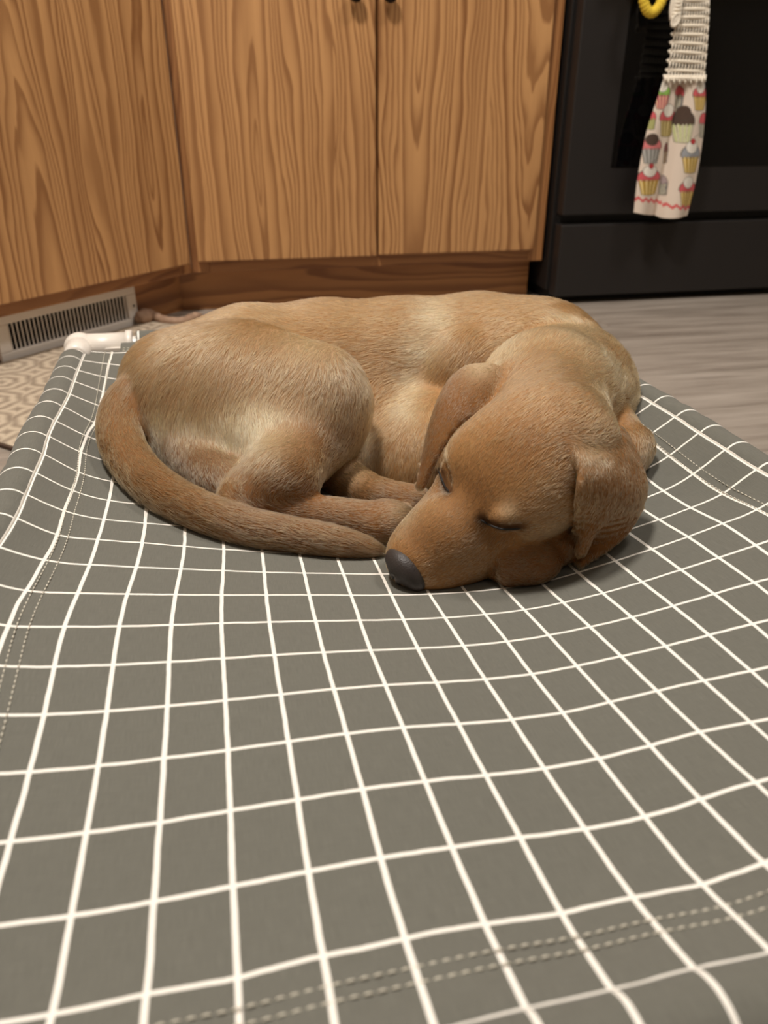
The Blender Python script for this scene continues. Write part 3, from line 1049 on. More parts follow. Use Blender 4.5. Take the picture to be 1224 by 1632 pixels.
# closed eyes: the ball of the lid, then the dark slit under it
for (lx, ly), back in (((806, 823), 0.0080),):
    c_ = on_skin(lx, ly)
    c_ = c_ + back * unit(c_ - CAM)
    ell(c_, (0.0135, 0.0110, 0.0115), 0.006, H_R, H_A, C_FACE, 0.003)
LIDS = [groove([(766, 828), (782, 837), (803, 843), (830, 842)], 0.0017, 0.003), groove([(699, 750), (704, 763), (709, 775), (715, 783)], 0.0020, 0.003)]
close_group(0.008)
# ears
sheet([J(806, 650, 0.585), J(768, 654, 0.566), J(738, 668, 0.560), J(710, 702, 0.556), J(690, 740, 0.553), J(674, 776, 0.554)],
      [J(822, 596, 0.625), J(780, 584, 0.615), J(742, 588, 0.611), J(710, 620, 0.603), J(686, 682, 0.590), J(668, 772, 0.572)],
      0.0046, 0.003, J(672, 772, 0.562) - J(772, 630, 0.59), C_EAR, 0.004, bulge=(-0.004, -0.006, 0.004))
close_group(0.003)
EF = [off_skin(908, 706, -0.004), off_skin(926, 744, 0.006), off_skin(924, 780, 0.011), off_skin(921, 820, 0.012), bed_hit(916, 868, 0.016), bed_hit(914, 890, 0.006)]
sheet(EF,
      [J(950, 660, 0.560), J(992, 690, 0.538), J(1020, 745, 0.520), J(1026, 792, 0.503), J(994, 852, 0.486), J(926, 900, 0.474)],
      0.0050, 0.004, J(918, 890, 0.48) - J(955, 715, 0.51), C_EAR, 0.004, bulge=(0.004, -0.010, 0.002))
chain([(J(946, 722, 0.495), 0.006), (J(954, 768, 0.479), 0.0075), (J(946, 820, 0.474), 0.007), (J(926, 878, 0.471), 0.005)], 0.008, None, C_EAR, 0.004)

close_group(0.003)

# ---- forearm and paw under the chin
chain([(K(1000, 714, 0.024), 0.0245), (K(952, 790, 0.021), 0.020), (K(884, 868, 0.019), 0.0185)], 0.010, None, C_RUST, 0.006)
ell(K(840, 894, 0.018), (0.028, 0.021, 0.0185), 0.008, comb=(-1, -0.4, 0), col=C_RUST, ln=0.005)
for dx, dy in ((802, 888), (794, 898), (800, 909), (815, 916)):
    ell(K(dx, dy, 0.011), (0.012, 0.009, 0.010), 0.004, comb=(-1, -0.4, 0), col=C_RUST, ln=0.004)
close_group(0.003)

# ---- tail around the front
TAIL = [(222, 628, 0.050, 0.0235), (196, 662, 0.036, 0.0205), (194, 705, 0.024, 0.0190), (219, 748, 0.019, 0.0180), (263, 786, 0.017, 0.0168), (322, 817, 0.0155, 0.0158), (390, 839, 0.0145, 0.0148), (455, 852, 0.013, 0.0138), (520, 862, 0.012, 0.0124), (570, 871, 0.009, 0.0090), (606, 879, 0.005, 0.0035)]
tp = catmull([(*K(x, y, l), r) for x, y, l, r in TAIL], 34)
chain([(p[:3], p[3]) for p in tp], 0.008, None, (144, 104, 62), 0.010)

close_group(0.008)
FIELD = TOTAL
# ---- rest on the cloth
bx, by = np.meshgrid(gx, gy, indexing='ij')
FLOORZ = bed_z(bx, by).astype(np.float32) + 0.0008
FIELD = np.maximum(FIELD, FLOORZ[:, :, None] - gz[None, None, :])


def surface_nets(F):
    """Naive surface nets: one vertex in each cell the surface crosses."""
    S = F < 0
    nx, ny, nz = F.shape
    c = S[:-1, :-1, :-1].astype(np.int8)
    cnt = np.zeros((nx - 1, ny - 1, nz - 1), dtype=np.int8)
    offs = [(a, b, d) for a in (0, 1) for b in (0, 1) for d in (0, 1)]
    for a, b, d in offs:
        cnt += S[a:nx - 1 + a, b:ny - 1 + b, d:nz - 1 + d]
    act = (cnt > 0) & (cnt < 8)
    idx = -np.ones(act.shape, dtype=np.int64)
    cells = np.argwhere(act)
    idx[act] = np.arange(len(cells))
    acc = np.zeros((len(cells), 3))
    num = np.zeros(len(cells))
    val = {o: F[cells[:, 0] + o[0], cells[:, 1] + o[1], cells[:, 2] + o[2]] for o in offs}
    for o in offs:
        for ax in range(3):
            if o[ax] == 0:
                o2 = tuple(1 if i == ax else o[i] for i in range(3))
                v0, v1 = val[o], val[o2]
                x = (v0 < 0) != (v1 < 0)
                t = np.where(x, v0 / np.where(x, v0 - v1, 1), 0)
                p = np.array(o, float)[None] + np.eye(3)[ax][None] * t[:, None]
                acc += p * x[:, None]
                num += x
    verts = G0 + VOX * (cells + acc / num[:, None])
    faces = []
    for ax in range(3):
        a1, a2 = (ax + 1) % 3, (ax + 2) % 3
        sl0 = [slice(None)] * 3
        sl1 = [slice(None)] * 3
        sl0[ax], sl1[ax] = slice(0, -1), slice(1, None)
        s0, s1 = S[tuple(sl0)], S[tuple(sl1)]
        ed = np.argwhere(s0 != s1)
        ed = ed[(ed[:, a1] > 0) & (ed[:, a2] > 0)]
        for o in (0, 1, 2):
            ed = ed[ed[:, o] < np.array(act.shape)[o]]
        inside = s0[ed[:, 0], ed[:, 1], ed[:, 2]]
        q = []
        for d1, d2 in ((0, 0), (1, 0), (1, 1), (0, 1)):
            e = ed.copy()
            e[:, a1] -= d1
            e[:, a2] -= d2
            q.append(idx[e[:, 0], e[:, 1], e[:, 2]])
        q = np.stack(q, 1)
        q[~inside] = q[~inside][:, ::-1]
        faces.append(q)
    return verts, np.vstack(faces)


DV, DF = surface_nets(FIELD)
# keep only the connected body; relax the voxel steps a little
nb = len(DV)
for it in range(3):
    acc = np.zeros_like(DV)
    deg = np.zeros(nb)
    for a, b in ((0, 1), (1, 2), (2, 3), (3, 0)):
        np.add.at(acc, DF[:, a], DV[DF[:, b]])
        np.add.at(acc, DF[:, b], DV[DF[:, a]])
        np.add.at(deg, DF[:, a], 1)
        np.add.at(deg, DF[:, b], 1)
    DV = DV * 0.45 + 0.55 * acc / np.maximum(deg, 1)[:, None]
fn_ = np.cross(DV[DF[:, 2]] - DV[DF[:, 0]], DV[DF[:, 3]] - DV[DF[:, 1]])
DN = np.zeros_like(DV)
for k_ in range(4):
    np.add.at(DN, DF[:, k_], fn_)
DN /= np.linalg.norm(DN, axis=1)[:, None] + 1e-12

# blend direction, colour and length of the coat from the nearest forms
wsum = np.zeros(nb)
comb_v = np.zeros((nb, 3))
col_v = np.zeros((nb, 3))
len_v = np.zeros(nb)
for f_, cd, cc, ll in PRIMS:
    d_ = f_(DV)
    w_ = np.exp(-np.clip(d_, -0.004, 0.08) / 0.0045) + 1e-9
    wsum += w_
    comb_v += w_[:, None] * cd
    col_v += w_[:, None] * cc
    len_v += w_ * ll
col_v /= wsum[:, None]
len_v /= wsum

# patches of paler and darker coat, with highlights painted on thigh edge and withers: pixel, distance, reach, colour, strength
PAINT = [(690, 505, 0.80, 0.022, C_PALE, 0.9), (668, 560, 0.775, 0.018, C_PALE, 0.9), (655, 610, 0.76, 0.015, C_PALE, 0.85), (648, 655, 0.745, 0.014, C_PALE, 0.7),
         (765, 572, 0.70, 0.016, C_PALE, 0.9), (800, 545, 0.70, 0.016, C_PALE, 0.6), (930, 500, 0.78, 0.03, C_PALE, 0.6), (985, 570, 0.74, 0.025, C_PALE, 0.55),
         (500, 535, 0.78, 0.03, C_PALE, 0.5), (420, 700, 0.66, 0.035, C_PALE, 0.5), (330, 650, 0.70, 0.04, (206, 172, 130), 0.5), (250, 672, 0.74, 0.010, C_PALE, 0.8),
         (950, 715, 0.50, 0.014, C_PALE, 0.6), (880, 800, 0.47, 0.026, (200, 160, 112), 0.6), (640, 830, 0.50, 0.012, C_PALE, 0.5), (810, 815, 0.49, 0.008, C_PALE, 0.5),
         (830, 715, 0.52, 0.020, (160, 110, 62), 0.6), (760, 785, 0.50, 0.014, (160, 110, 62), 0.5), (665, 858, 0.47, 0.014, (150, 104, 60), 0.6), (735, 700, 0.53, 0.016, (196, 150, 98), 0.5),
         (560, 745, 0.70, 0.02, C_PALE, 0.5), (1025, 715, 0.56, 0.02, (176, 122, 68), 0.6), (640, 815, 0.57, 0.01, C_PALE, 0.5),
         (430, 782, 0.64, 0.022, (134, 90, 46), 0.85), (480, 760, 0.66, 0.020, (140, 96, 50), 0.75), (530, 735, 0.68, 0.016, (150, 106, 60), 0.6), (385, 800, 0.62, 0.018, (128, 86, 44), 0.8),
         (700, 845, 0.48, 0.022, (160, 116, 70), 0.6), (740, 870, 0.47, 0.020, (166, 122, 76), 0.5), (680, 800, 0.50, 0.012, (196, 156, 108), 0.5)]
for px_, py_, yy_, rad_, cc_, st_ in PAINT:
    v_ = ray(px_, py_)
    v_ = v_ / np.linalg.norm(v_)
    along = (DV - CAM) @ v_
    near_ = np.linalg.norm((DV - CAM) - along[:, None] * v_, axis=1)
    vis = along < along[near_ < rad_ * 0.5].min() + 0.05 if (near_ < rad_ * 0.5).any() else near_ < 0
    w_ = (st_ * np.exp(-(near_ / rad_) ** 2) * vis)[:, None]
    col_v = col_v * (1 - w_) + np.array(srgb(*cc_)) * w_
# dark skin of the lids and lip line, spread wider to paint in socket shade
for pts_ in LIDS:
    P_ = catmull(pts_, 40)
    d_ = np.sqrt(((DV[:, None, :] - P_[None]) ** 2).sum(-1)).min(1) if nb < 1000 else np.min([np.linalg.norm(DV - p, axis=1) for p in P_], axis=0)
    w_ = np.exp(-(d_ / 0.0056) ** 2)[:, None]
    col_v = col_v * (1 - w_) + np.array(srgb(34, 24, 20)) * w_
    len_v = np.where(d_ < 0.0032, 0.0, len_v)

t_ = NT('dog_coat')
at_ = t_.n('ShaderNodeAttribute', attribute_name='col')
nz_ = t_.noise(t_.coord(), 260.0, 3.0)
t_.set(Base_Color=t_.mix(t_.math('ADD', t_.math('MULTIPLY', nz_, 0.3), 0.42), at_.outputs['Color'], srgb(92, 58, 30)), Roughness=0.75)
t_.b.inputs['Specular IOR Level'].default_value = 0.2
M_COAT = t_.m
dog = empty('dog', (0.12, 0.72, 0.11))
tag(dog, 'yellow labrador puppy curled up asleep on the grey grid canvas bed', 'dog')
D0 = np.array([0.12, 0.72, 0.11])
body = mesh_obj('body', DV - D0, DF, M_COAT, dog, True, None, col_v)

# ---- nose leather
t_ = NT('nose_leather')
vo = t_.n('ShaderNodeTexVoronoi')
vo.inputs['Scale'].default_value = 900.0
t_.put(vo.inputs['Vector'], t_.coord())
t_.set(Base_Color=t_.mix(t_.noise(t_.coord(), 60.0, 2.0), srgb(38, 31, 29), srgb(58, 50, 47)), Roughness=0.5)
t_.bump(vo.outputs['Distance'], 0.35, 0.0006)
M_NOSE = t_.m
nu_, nv_ = 48, 32
nvx, nfc = [], []
for i in range(nv_ + 1):
    th = math.pi * i / nv_
    for j in range(nu_):
        ph = 2 * math.pi * j / nu_
        x, y_, z = math.cos(th), math.sin(th) * math.cos(ph), math.sin(th) * math.sin(ph)     # x towards the tip
        w = 1.0 - 0.22 * max(0, -z)                                                            # narrower below
        a = -0.0128 * x * (1 - 0.12 * (y_ ** 2))
        l = 0.0205 * y_ * w
        h = 0.0190 * z * (1 - 0.10 * y_ * y_)
        if x > 0:
            for sd in (-1, 1):                                                                 # nostrils
                dd = ((y_ - sd * 0.52) / 0.24) ** 2 + ((z + 0.10 + 0.35 * abs(y_ - sd * 0.4)) / 0.26) ** 2
                a += 0.0075 * math.exp(-dd)
            a += 0.0022 * math.exp(-(y_ / 0.10) ** 2) * (1 if z < 0.2 else max(0, 1 - (z - 0.2) * 3))
        nvx.append(Hd(0.0015 + a, l + 0.002, -0.008 + h) - D0)
for i in range(nv_):
    for j in range(nu_):
        q = (i * nu_ + j, i * nu_ + (j + 1) % nu_, (i + 1) * nu_ + (j + 1) % nu_, (i + 1) * nu_ + j)
        nfc.append(q)
tag(mesh_obj('nose', nvx, nfc, M_NOSE, dog), 'dark brown leather nose')

# ---- eyes, only a dark line between the lids
M_EYE = plain('dark_eye', srgb(18, 12, 10), 0.6)
for pts_ in LIDS:
    V, Fc = tube_mesh(catmull(pts_, 14) - 0.0006 * H_H - D0, [0.0003] + [0.0008] * 12 + [0.0003], 8)
    mesh_obj('eye', V, Fc, M_EYE, dog)

# ---- short coat, hair by hair
def noise3(P, sc, seed):
    r_ = np.random.default_rng(seed)
    out = np.zeros((len(P), 3))
    for o in range(7):
        kv = r_.normal(size=(3, 3)) * sc * (1 + 0.35 * o)
        out += np.sin(P @ kv.T + r_.uniform(0, 6.28, 3)) / (1 + 0.3 * o)
    return out / 3.0


if FUR:
    tri = np.vstack([DF[:, [0, 1, 2]], DF[:, [0, 2, 3]]])
    e1_, e2_ = DV[tri[:, 1]] - DV[tri[:, 0]], DV[tri[:, 2]] - DV[tri[:, 0]]
    area = 0.5 * np.linalg.norm(np.cross(e1_, e2_), axis=1)
    cen = DV[tri].mean(1)
    low = cen[:, 2] - bed_z(cen[:, 0], cen[:, 1])
    cn = DN[tri].mean(1)
    dens = area * np.where((low < 0.004) & (cn[:, 2] < -0.3), 0.0, 1.0)
    dens *= np.clip(0.0075 / np.maximum(len_v[tri].mean(1), 0.0035), 0.7, 1.8)
    NH = 380000
    pick = rng.choice(len(tri), NH, p=dens / dens.sum())
    u1, u2 = rng.random(NH), rng.random(NH)
    fl = u1 + u2 > 1
    u1[fl], u2[fl] = 1 - u1[fl], 1 - u2[fl]
    w3 = np.stack([1 - u1 - u2, u1, u2], 1)
    ip = lambda A: (A[tri[pick]] * w3[..., None]).sum(1)
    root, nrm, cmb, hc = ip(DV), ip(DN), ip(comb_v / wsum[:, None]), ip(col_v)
    hl = (len_v[tri[pick]] * w3).sum(1)
    ok = hl > 0.0015
    root, nrm, cmb, hc, hl = root[ok], nrm[ok], cmb[ok], hc[ok], hl[ok]
    n_h = len(root)
    nrm /= np.linalg.norm(nrm, axis=1)[:, None]
    cmb = cmb + 0.22 * noise3(root, 55.0, 3) + 0.16 * noise3(root, 190.0, 4) + rng.normal(0, 0.10, (n_h, 3))
    tg = cmb - nrm * (cmb * nrm).sum(1)[:, None]
    tg /= np.linalg.norm(tg, axis=1)[:, None] + 1e-9
    hl = hl * rng.uniform(0.7, 1.2, n_h)
    lift = np.clip(rng.normal(0.30, 0.08, n_h) + 0.10 * noise3(root, 80.0, 9)[:, 0], 0.10, 0.7)
    NP = 4
    pos = np.zeros((n_h, NP, 3), dtype=np.float32)
    for k_ in range(NP):
        s_ = k_ / (NP - 1)
        pos[:, k_] = root - 0.0004 * nrm + hl[:, None] * (tg * (s_ * (1 - 0.15 * lift)[:, None]) + nrm * (lift * (s_ - 0.55 * s_ * s_))[:, None])
    pos[..., 2] = np.maximum(pos[..., 2], (bed_z(root[:, 0], root[:, 1]) + 0.0006)[:, None])
    hcv = bpy.data.hair_curves.new('fur')
    hcv.add_curves([NP] * n_h)
    hcv.points.foreach_set('position', (pos - D0.astype(np.float32)).ravel())
    rad_ = np.tile(np.array([0.00011, 0.00011, 0.00009, 0.00003], dtype=np.float32), n_h) * np.repeat(rng.uniform(0.8, 1.25, n_h), NP).astype(np.float32)
    ra = hcv.attributes.get('radius') or hcv.attributes.new('radius', 'FLOAT', 'POINT')
    ra.data.foreach_set('value', rad_)
    ca = hcv.attributes.new('col', 'FLOAT_COLOR', 'CURVE')
    c4 = np.ones((n_h, 4), dtype=np.float32)
    vary = np.exp(rng.normal(-0.05, 0.38, n_h) + 0.10 * noise3(root, 120.0, 12)[:, 0] + 0.22 * noise3(root, 620.0, 21)[:, 0])
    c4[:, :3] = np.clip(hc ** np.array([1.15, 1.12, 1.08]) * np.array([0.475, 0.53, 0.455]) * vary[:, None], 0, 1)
    ca.data.foreach_set('color', c4.ravel())
    t_ = NT('fur_hair')
    at_ = t_.n('ShaderNodeAttribute', attribute_name='col')
    hi_ = t_.n('ShaderNodeHairInfo')
    tipc = t_.mix(t_.math('MULTIPLY', hi_.outputs['Intercept'], 0.16), at_.outputs['Color'], srgb(240, 214, 170))
    t_.set(Base_Color=tipc, Roughness=0.5)
    t_.b.inputs['Specular IOR Level'].default_value = 0.35
    hb = t_.n('ShaderNodeBsdfHairPrincipled', parametrization='COLOR')
    t_.put(hb.inputs['Color'], tipc)
    hb.inputs['Roughness'].default_value = 0.32
    hb.inputs['Radial Roughness'].default_value = 0.45
    hb.inputs['Random Roughness'].default_value = 0.3
    t_.t.links.new(hb.outputs[0], t_.t.nodes['Material Output'].inputs['Surface'])
    M_FUR = t_.m
    hcv.materials.append(M_FUR)
    fo = bpy.data.objects.new('fur', hcv)
    link(fo, dog)
    tag(fo, 'short golden fur', kind='stuff')
# ================================================================== floor mat by the vent
def rug_material():
    t = NT('mat_pattern')
    s = t.sep(t.coord())
    k = 1 / 0.105
    a = t.math('MULTIPLY', t.math('ADD', s[0], s[1]), k * 0.7071)
    b = t.math('MULTIPLY', t.math('SUBTRACT', s[0], s[1]), k * 0.7071)
    fa = t.math('SUBTRACT', t.math('FRACT', a), 0.5)
    fb = t.math('SUBTRACT', t.math('FRACT', b), 0.5)
    r = t.math('SQRT', t.math('ADD', t.math('MULTIPLY', fa, fa), t.math('MULTIPLY', fb, fb)))
    th = t.math('ARCTAN2', fa, fb)
    pet = t.math('MULTIPLY', t.math('SINE', t.math('MULTIPLY', th, 8.0)), 0.018)
    w = t.math('SINE', t.math('MULTIPLY', t.math('ADD', r, pet), 30.0))
    nz = t.noise(t.coord(), 60.0, 3.0)
    f = t.math('MULTIPLY', t.math('ADD', t.math('MULTIPLY', w, 0.5), 0.5), t.math('ADD', t.math('MULTIPLY', nz, 0.9), 0.25), clamp=True)
    t.set(Base_Color=t.mix(f, srgb(190, 174, 152), srgb(120, 104, 88)), Roughness=0.9)
    t.bump(nz, 0.3, 0.001)
    return t.m


M_MAT = rug_material()
M_BIND = plain('brown_binding', srgb(70, 50, 38), 0.8)
cpt = to_corner(at_z(27, 722, 0.0))
mx0, my0 = cpt[0], cpt[1] - 0.10
mx1, my1 = mx0 + 0.72, 0.035
mat_o = empty('floor_mat', (X_L, YF, 0), corner.rotation_euler.z)
tag(mat_o, 'beige patterned floor mat with dark bound edge in front of the vent', 'mat')


def rounded(x0, y0, x1, y1, r, n=10):
    out = []
    for cx, cy, a0 in ((x1 - r, y1 - r, 0), (x0 + r, y1 - r, 90), (x0 + r, y0 + r, 180), (x1 - r, y0 + r, 270)):
        for k in range(n + 1):
            a = math.radians(a0 + 90 * k / n)
            out.append((cx + r * math.cos(a), cy + r * math.sin(a)))
    return out


for nm, inset, z0, z1, m_ in (('binding', 0.0, 0.0004, 0.0055, M_BIND), ('pile', 0.004, 0.0004, 0.0072, M_MAT)):
    o2 = rounded(mx0 + inset, my0 + inset, mx1 - inset, my1 - inset, 0.045)
    n = len(o2)
    if nm == 'binding':
        oi = rounded(mx0 + 0.004, my0 + 0.004, mx1 - 0.004, my1 - 0.004, 0.042)
        V = [(x, y, z0) for x, y in o2] + [(x, y, z1) for x, y in o2] + [(x, y, z1) for x, y in oi] + [(x, y, z0) for x, y in oi]
        Fc = [(k, (k + 1) % n, n + (k + 1) % n, n + k) for k in range(n)] + [(n + k, n + (k + 1) % n, 2 * n + (k + 1) % n, 2 * n + k) for k in range(n)]
    else:
        V = [(x, y, z0) for x, y in o2] + [(x, y, z1) for x, y in o2]
        Fc = [(k, (k + 1) % n, n + (k + 1) % n, n + k) for k in range(n)] + [tuple(range(n, 2 * n)), tuple(range(n))[::-1]]
    mesh_obj(nm, V, Fc, m_, mat_o, False)

# ================================================================== chew beside the vent
t_ = NT('chew_hide')
t_.set(Base_Color=t_.mix(t_.noise(t_.coord(), 55.0, 4.0), srgb(112, 78, 58), srgb(190, 160, 134)), Roughness=0.7)
M_CHEW = t_.m
cp = [at_z(x, y, z) for x, y, z in ((216, 512, 0.012), (228, 505, 0.020), (243, 503, 0.017), (262, 510, 0.012), (288, 512, 0.011), (308, 507, 0.010), (322, 503, 0.009))]
cp = catmull(cp, 40)
rr_ = np.interp(np.linspace(0, 1, 40), [0, 0.10, 0.22, 0.40, 0.65, 0.85, 0.95, 1], [0.007, 0.015, 0.017, 0.0105, 0.0090, 0.0105, 0.009, 0.003])
rr_ = rr_ * (1 + 0.10 * np.sin(np.arange(40) * 1.7))
cp[:, 2] = np.maximum(cp[:, 2], rr_ + 0.0008)
C0 = np.array([cp[:, 0].mean(), cp[:, 1].mean(), 0.0])
V, Fc = tube_mesh(cp - C0, rr_, 14)
chew = mesh_obj('dog_chew', V, Fc, M_CHEW)
chew.location = C0
tag(chew, 'brown knobbly dog chew on the floor against the toe kick', 'dog chew')

# ================================================================== kitchen towel on the oven handle
YT = HY - 0.006
M_YARN = plain('cream_yarn', srgb(236, 226, 208), 0.9, var=0.06, scale=300)
M_BTN = plain('cream_button', srgb(232, 222, 204), 0.35)
t_ = NT('printed_cotton')
at_ = t_.n('ShaderNodeAttribute', attribute_name='col')
nz_ = t_.noise(t_.coord(), 900.0, 2.0)
t_.set(Base_Color=t_.mix(t_.math('MULTIPLY', nz_, 0.12), at_.outputs['Color'], srgb(190, 175, 155)), Roughness=0.9)
t_.bump(nz_, 0.3, 0.0004)
M_PRINT = t_.m

tl = catmull([(1056, 120), (1044, 160), (1028, 210), (1014, 280), (1007, 338)], 300)
tr = catmull([(1122, 122), (1125, 160), (1121, 220), (1111, 285), (1097, 344)], 300)
NU, NV = 190, 300
uu = np.linspace(0, 1, NU)
PX = tl[:, None, 0] * (1 - uu)[None] + tr[:, None, 0] * uu[None]
vv = np.linspace(0, 1, NV)[:, None]
step_ = 1 / (1 + np.exp(-(uu[None] - 0.52 + 0.02 * vv) * 60))
PY = tl[:, None, 1] * (1 - uu)[None] + tr[:, None, 1] * uu[None] + vv * (5 * np.sin(uu * math.pi)[None] + 4 * (step_ - uu[None]))
col_t = np.zeros((NV, NU, 3)) + np.array(srgb(226, 210, 194))


def paint(mask, rgb, a=1.0):
    m = (np.clip(mask, 0, 1) * a)[..., None]
    global col_t
    col_t = col_t * (1 - m) + np.array(srgb(*rgb)) * m


def soft(d, w=0.8):
    return np.clip(0.5 - d / w, 0, 1)


INK = (58, 48, 44)


def cupcake(cx, cy, w, h, wrap, frost, top, cherry=False, tilt=0.06, stripe=(240, 225, 170)):
    x = (PX - cx) - tilt * -(PY - cy)
    y = PY - cy
    hw, hh = w * 0.58, h * 0.60
    # wrapper: lower half, narrowing to the foot
    t = (y + 0.05 * hh) / (1.05 * hh)
    wid = hw * (0.95 - 0.30 * np.clip(t, 0, 1))
    d = np.maximum(np.abs(x) - wid, np.maximum(-(y + 0.08 * hh), y - hh + 0.10 * hh * (x / hw) ** 2))
    paint(soft(d - 0.9), INK)
    paint(soft(d), wrap)
    ph = x / np.maximum(wid, 1) * 4.2
    paint(soft(d) * (np.sin(ph * math.pi) > 0.55), stripe, 0.7)
    paint(soft(d) * (np.sin(ph * math.pi) < -0.85), INK, 0.75)
    # icing: a scalloped cap
    capb = 0.10 * hh + 1.6 * np.sin(x * 1.3)
    dcap = np.maximum(((x / (hw * 1.02)) ** 2 + ((y + 0.06 * hh) / (0.55 * hh)) ** 2 - 1) * 5, y - capb + 1)
    paint(soft(dcap - 0.9), INK)
    paint(soft(dcap), frost)
    dt = ((x / (hw * 0.62)) ** 2 + ((y + 0.50 * hh) / (0.36 * hh)) ** 2 - 1) * 4
    if top is not None:
        paint(soft(dt - 0.6), INK)
        paint(soft(dt), top)
    if cherry:
        dch = np.hypot(x - 1, y + 0.82 * hh) - 4.2
        paint(soft(dch - 0.6), INK)
        paint(soft(dch), (190, 40, 50))
        st = np.abs((y + 0.95 * hh) + (x - 1) * 0.55 + 2) + np.where((x > 2) & (x < 14), 0, 9)
        paint(soft(st - 0.4), (90, 84, 70))


W_ = (240, 234, 222)
GOLD, PINK, GREY, BROWN = (205, 165, 62), (208, 84, 92), (142, 144, 146), (62, 40, 30)
cupcake(1053, 150, 21, 40, (206, 96, 112), (128, 176, 70), W_)
cupcake(1083, 150, 12, 38, GREY, PINK, None)
cupcake(1114, 152, 21, 40, GOLD, PINK, W_)
cupcake(1035, 188, 12, 30, (150, 160, 80), PINK, None)
cupcake(1064, 190, 26, 46, (176, 152, 76), PINK, W_)
cupcake(1088, 196, 25, 52, (226, 222, 186), BROWN, BROWN, stripe=(150, 170, 70))
cupcake(1121, 195, 14, 40, GREY, PINK, None)
cupcake(1036, 235, 29, 42, (150, 150, 146), (216, 120, 122), BROWN, stripe=(196, 194, 188))
cupcake(1064, 240, 8, 34, (130, 100, 96), (120, 70, 70), None)
cupcake(1099, 248, 27, 46, GOLD, (150, 154, 160), W_, True)
cupcake(1033, 285, 34, 42, GOLD, PINK, W_, True)
cupcake(1060, 292, 9, 32, GREY, (170, 150, 150), None)
cupcake(1094, 303, 26, 42, GOLD, PINK, W_)
zz = PY - (316 + 0.12 * (PX - 1008) + 5 * (PX > 1058)) - 2.6 * np.abs(((PX / 6.0) % 2) - 1) * 2 + 2.6
paint(soft(np.abs(zz) - 2.6), (214, 88, 92))

fold = 0.010 * np.sin(uu[None] * math.pi * 2 * 1.6 + 0.5) * (0.35 + 0.65 * vv) - 0.014 * np.exp(-((uu[None] - 0.50 + 0.02 * vv) / 0.06) ** 2) * (0.4 + 0.6 * vv)
fold = fold + 0.004 * np.sin(uu[None] * 34 + 1) * np.exp(-vv * 7)
vx = FWD[None, None] + RGT * ((PX - 612) / FPX)[..., None] + DWN * ((PY - 816) / FPX)[..., None]
pos_t = CAM + vx * (YT / vx[..., 1])[..., None]
pos_t[..., 1] = YT - 0.004 - np.clip(fold, -0.03, 0.03)
towel = empty('kitchen_towel', (pos_t[..., 0].mean(), YT, 0.55))
tag(towel, 'cream kitchen towel with cupcake print and crocheted top hanging on the stove', 'towel')
TW0 = np.array(towel.location)
V = (pos_t - TW0).reshape(-1, 3)
k = (np.arange(NV - 1)[:, None] * NU + np.arange(NU - 1)[None]).ravel()
Fc = np.stack([k, k + NU, k + NU + 1, k + 1], 1)
cloth_o = mesh_obj('printed_cloth', V, Fc, M_PRINT, towel, True, None, col_t.reshape(-1, 3))
sm = cloth_o.modifiers.new('thickness', 'SOLIDIFY')
sm.thickness = 0.0016
sm.offset = -1

# crocheted top: rows of stitches with gaps between the posts
cl = catmull([(1060, 124), (1066, 80), (1073, 40), (1079, 0), (1083, -50)], 60)
cr = catmull([(1121, 126), (1125, 84), (1128, 40), (1129, 0), (1125, -50)], 60)
cv, cf = [], []


def yarn(path, r, n=6):
    v, f = tube_mesh(np.array(path) - TW0, r, n)
    o = len(cv)
    cv.extend(v)
    cf.extend([tuple(i + o for i in q) for q in f])


def tow(px, py, dy=0.0):
    p = at_y(px, py, YT - 0.006)
    p[1] -= dy
    return p


NR = 13
for i in range(NR):
    t = i / (NR - 1) * 0.995
    fa = int(t * 59)
    L_, R_ = cl[fa], cr[fa]
    m = 26
    for ph in (0, math.pi):
        path = []
        for q in range(m * 4 + 1):
            s_ = q / (m * 4)
            x = L_[0] + (R_[0] - L_[0]) * s_
            y = L_[1] + (R_[1] - L_[1]) * s_ + 1.6 * math.sin(s_ * m * math.pi / 1.6 + ph)
            path.append(tow(x, y, 0.004 * math.sin(math.pi * s_) + 0.0022 * math.cos(s_ * m * math.pi / 1.6 + ph)))
        yarn(path, 0.0024)
    if i < NR - 1:
        fb = int((i + 1) / (NR - 1) * 0.995 * 59)
        L2, R2 = cl[fb], cr[fb]
        for q in range(12):
            s_ = (q + 0.5) / 12
            a = L_ + (R_ - L_) * s_
            b = L2 + (R2 - L2) * (s_ + 0.012)
            yarn([tow(*a, 0.003), tow(*((a + b) / 2 + (0.6, 0)), 0.0045), tow(*b, 0.003)], [0.0024, 0.0017, 0.0024], 5)
for q in range(15):                                   # edging drawn through the gathered cloth
    s_ = (q + 0.5) / 15
    x = 1056 + 67 * s_
    yarn([tow(x - 2, 119, 0.004), tow(x, 130 + 4 * (q % 2), 0.0065), tow(x + 2, 119, 0.004)], 0.0022, 5)
tag(mesh_obj('crocheted_top', cv, cf, M_YARN, towel), kind='stuff')
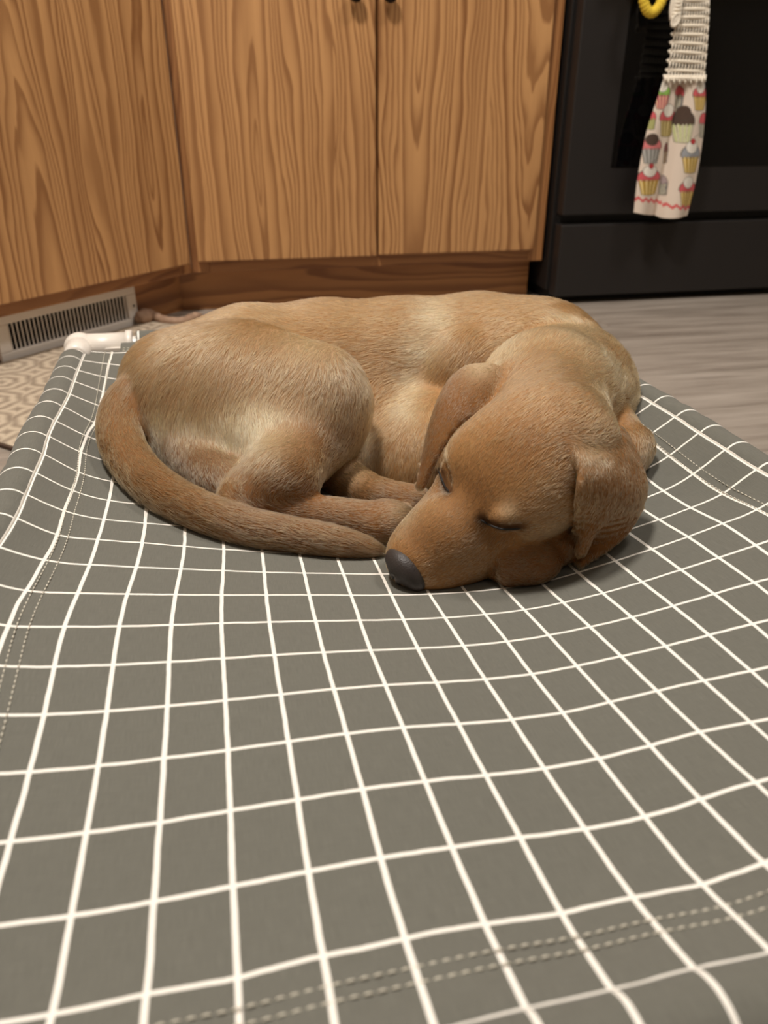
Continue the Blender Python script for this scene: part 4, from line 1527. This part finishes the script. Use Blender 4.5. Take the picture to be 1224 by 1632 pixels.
# buttoned strap over the handle
cv, cf = [], []
for s_ in np.linspace(-1, 1, 7):
    pth = [tow(1072 + 7 * s_ - 0, 34, 0.010), tow(1072 + 8 * s_, 14, 0.012), tow(1076 + 8 * s_, -10, 0.012)]
    hx = pth[-1][0]
    for a in np.linspace(-0.6, math.pi + 0.6, 9):
        pth.append(np.array([hx, HY - 0.0165 * math.cos(a), HZ + 0.0165 * math.sin(a)]))
    yarn(catmull(pth, 40), 0.0026)
for j in range(9):
    y = 34 - j * 6
    yarn([tow(1065 - 0.0 + 0.1 * (34 - y), y, 0.0115), tow(1073 + 0.1 * (34 - y), y + 1, 0.0145), tow(1080 + 0.1 * (34 - y), y, 0.0115)], 0.0024)
tag(mesh_obj('button_strap', cv, cf, M_YARN, towel), kind='stuff')
V, Fc = lathe([(0.0145, 0.0), (0.0158, 0.002), (0.0152, 0.0042), (0.0125, 0.0046), (0.0100, 0.0030), (0.0030, 0.0030), (0.0012, 0.0036)], 24)
bc = tow(1070, 33, 0.016)
rot = Matrix.Rotation(math.radians(90), 3, 'X') @ Matrix.Rotation(math.radians(0), 3, 'Y')
Vb = []
for p in V:
    q = rot @ Vector((p[0] * 0.62, p[1], p[2]))
    q = Matrix.Rotation(math.radians(28), 3, 'Y') @ q
    Vb.append(np.array(q) + bc - TW0)
mesh_obj('button', Vb, Fc, M_BTN, towel)

# ================================================================== yellow crocheted ring on the same handle
M_YEL = plain('yellow_yarn', srgb(224, 192, 60), 0.9, var=0.12, scale=260)
rc = at_y(1037, 0, YT - 0.004)
zlow = at_y(1037, 21, YT - 0.004)[2]
ztop = HZ + 0.024
ring = empty('crocheted_ring', (rc[0], HY, (zlow + ztop) / 2))
tag(ring, 'yellow crocheted ring hanging on the oven handle beside the towel', 'ring')
av, af = [], []
path, ra_ = [], []
n = 120
for k in range(n + 1):
    a = 2 * math.pi * k / n
    zc_ = math.cos(a) * (ztop - zlow) / 2
    sx_ = math.sin(a) * 0.0285
    path.append((sx_ * (1.0 if zc_ < 0 else 0.75), -0.001 - 0.0205 * (1 if zc_ > 0.0 else 0.25) * (abs(math.sin(a)) ** 0.5) * 0 - 0.018 * (1 - max(0, math.cos(a)) ** 2) + 0.018 * 0, zc_))
    ra_.append(0.0102 + 0.0012 * math.sin(k * 2.1))
V, Fc = tube_mesh(path, ra_, 12, caps=False)
mesh_obj('yarn_loop', V, Fc, M_YEL, ring)
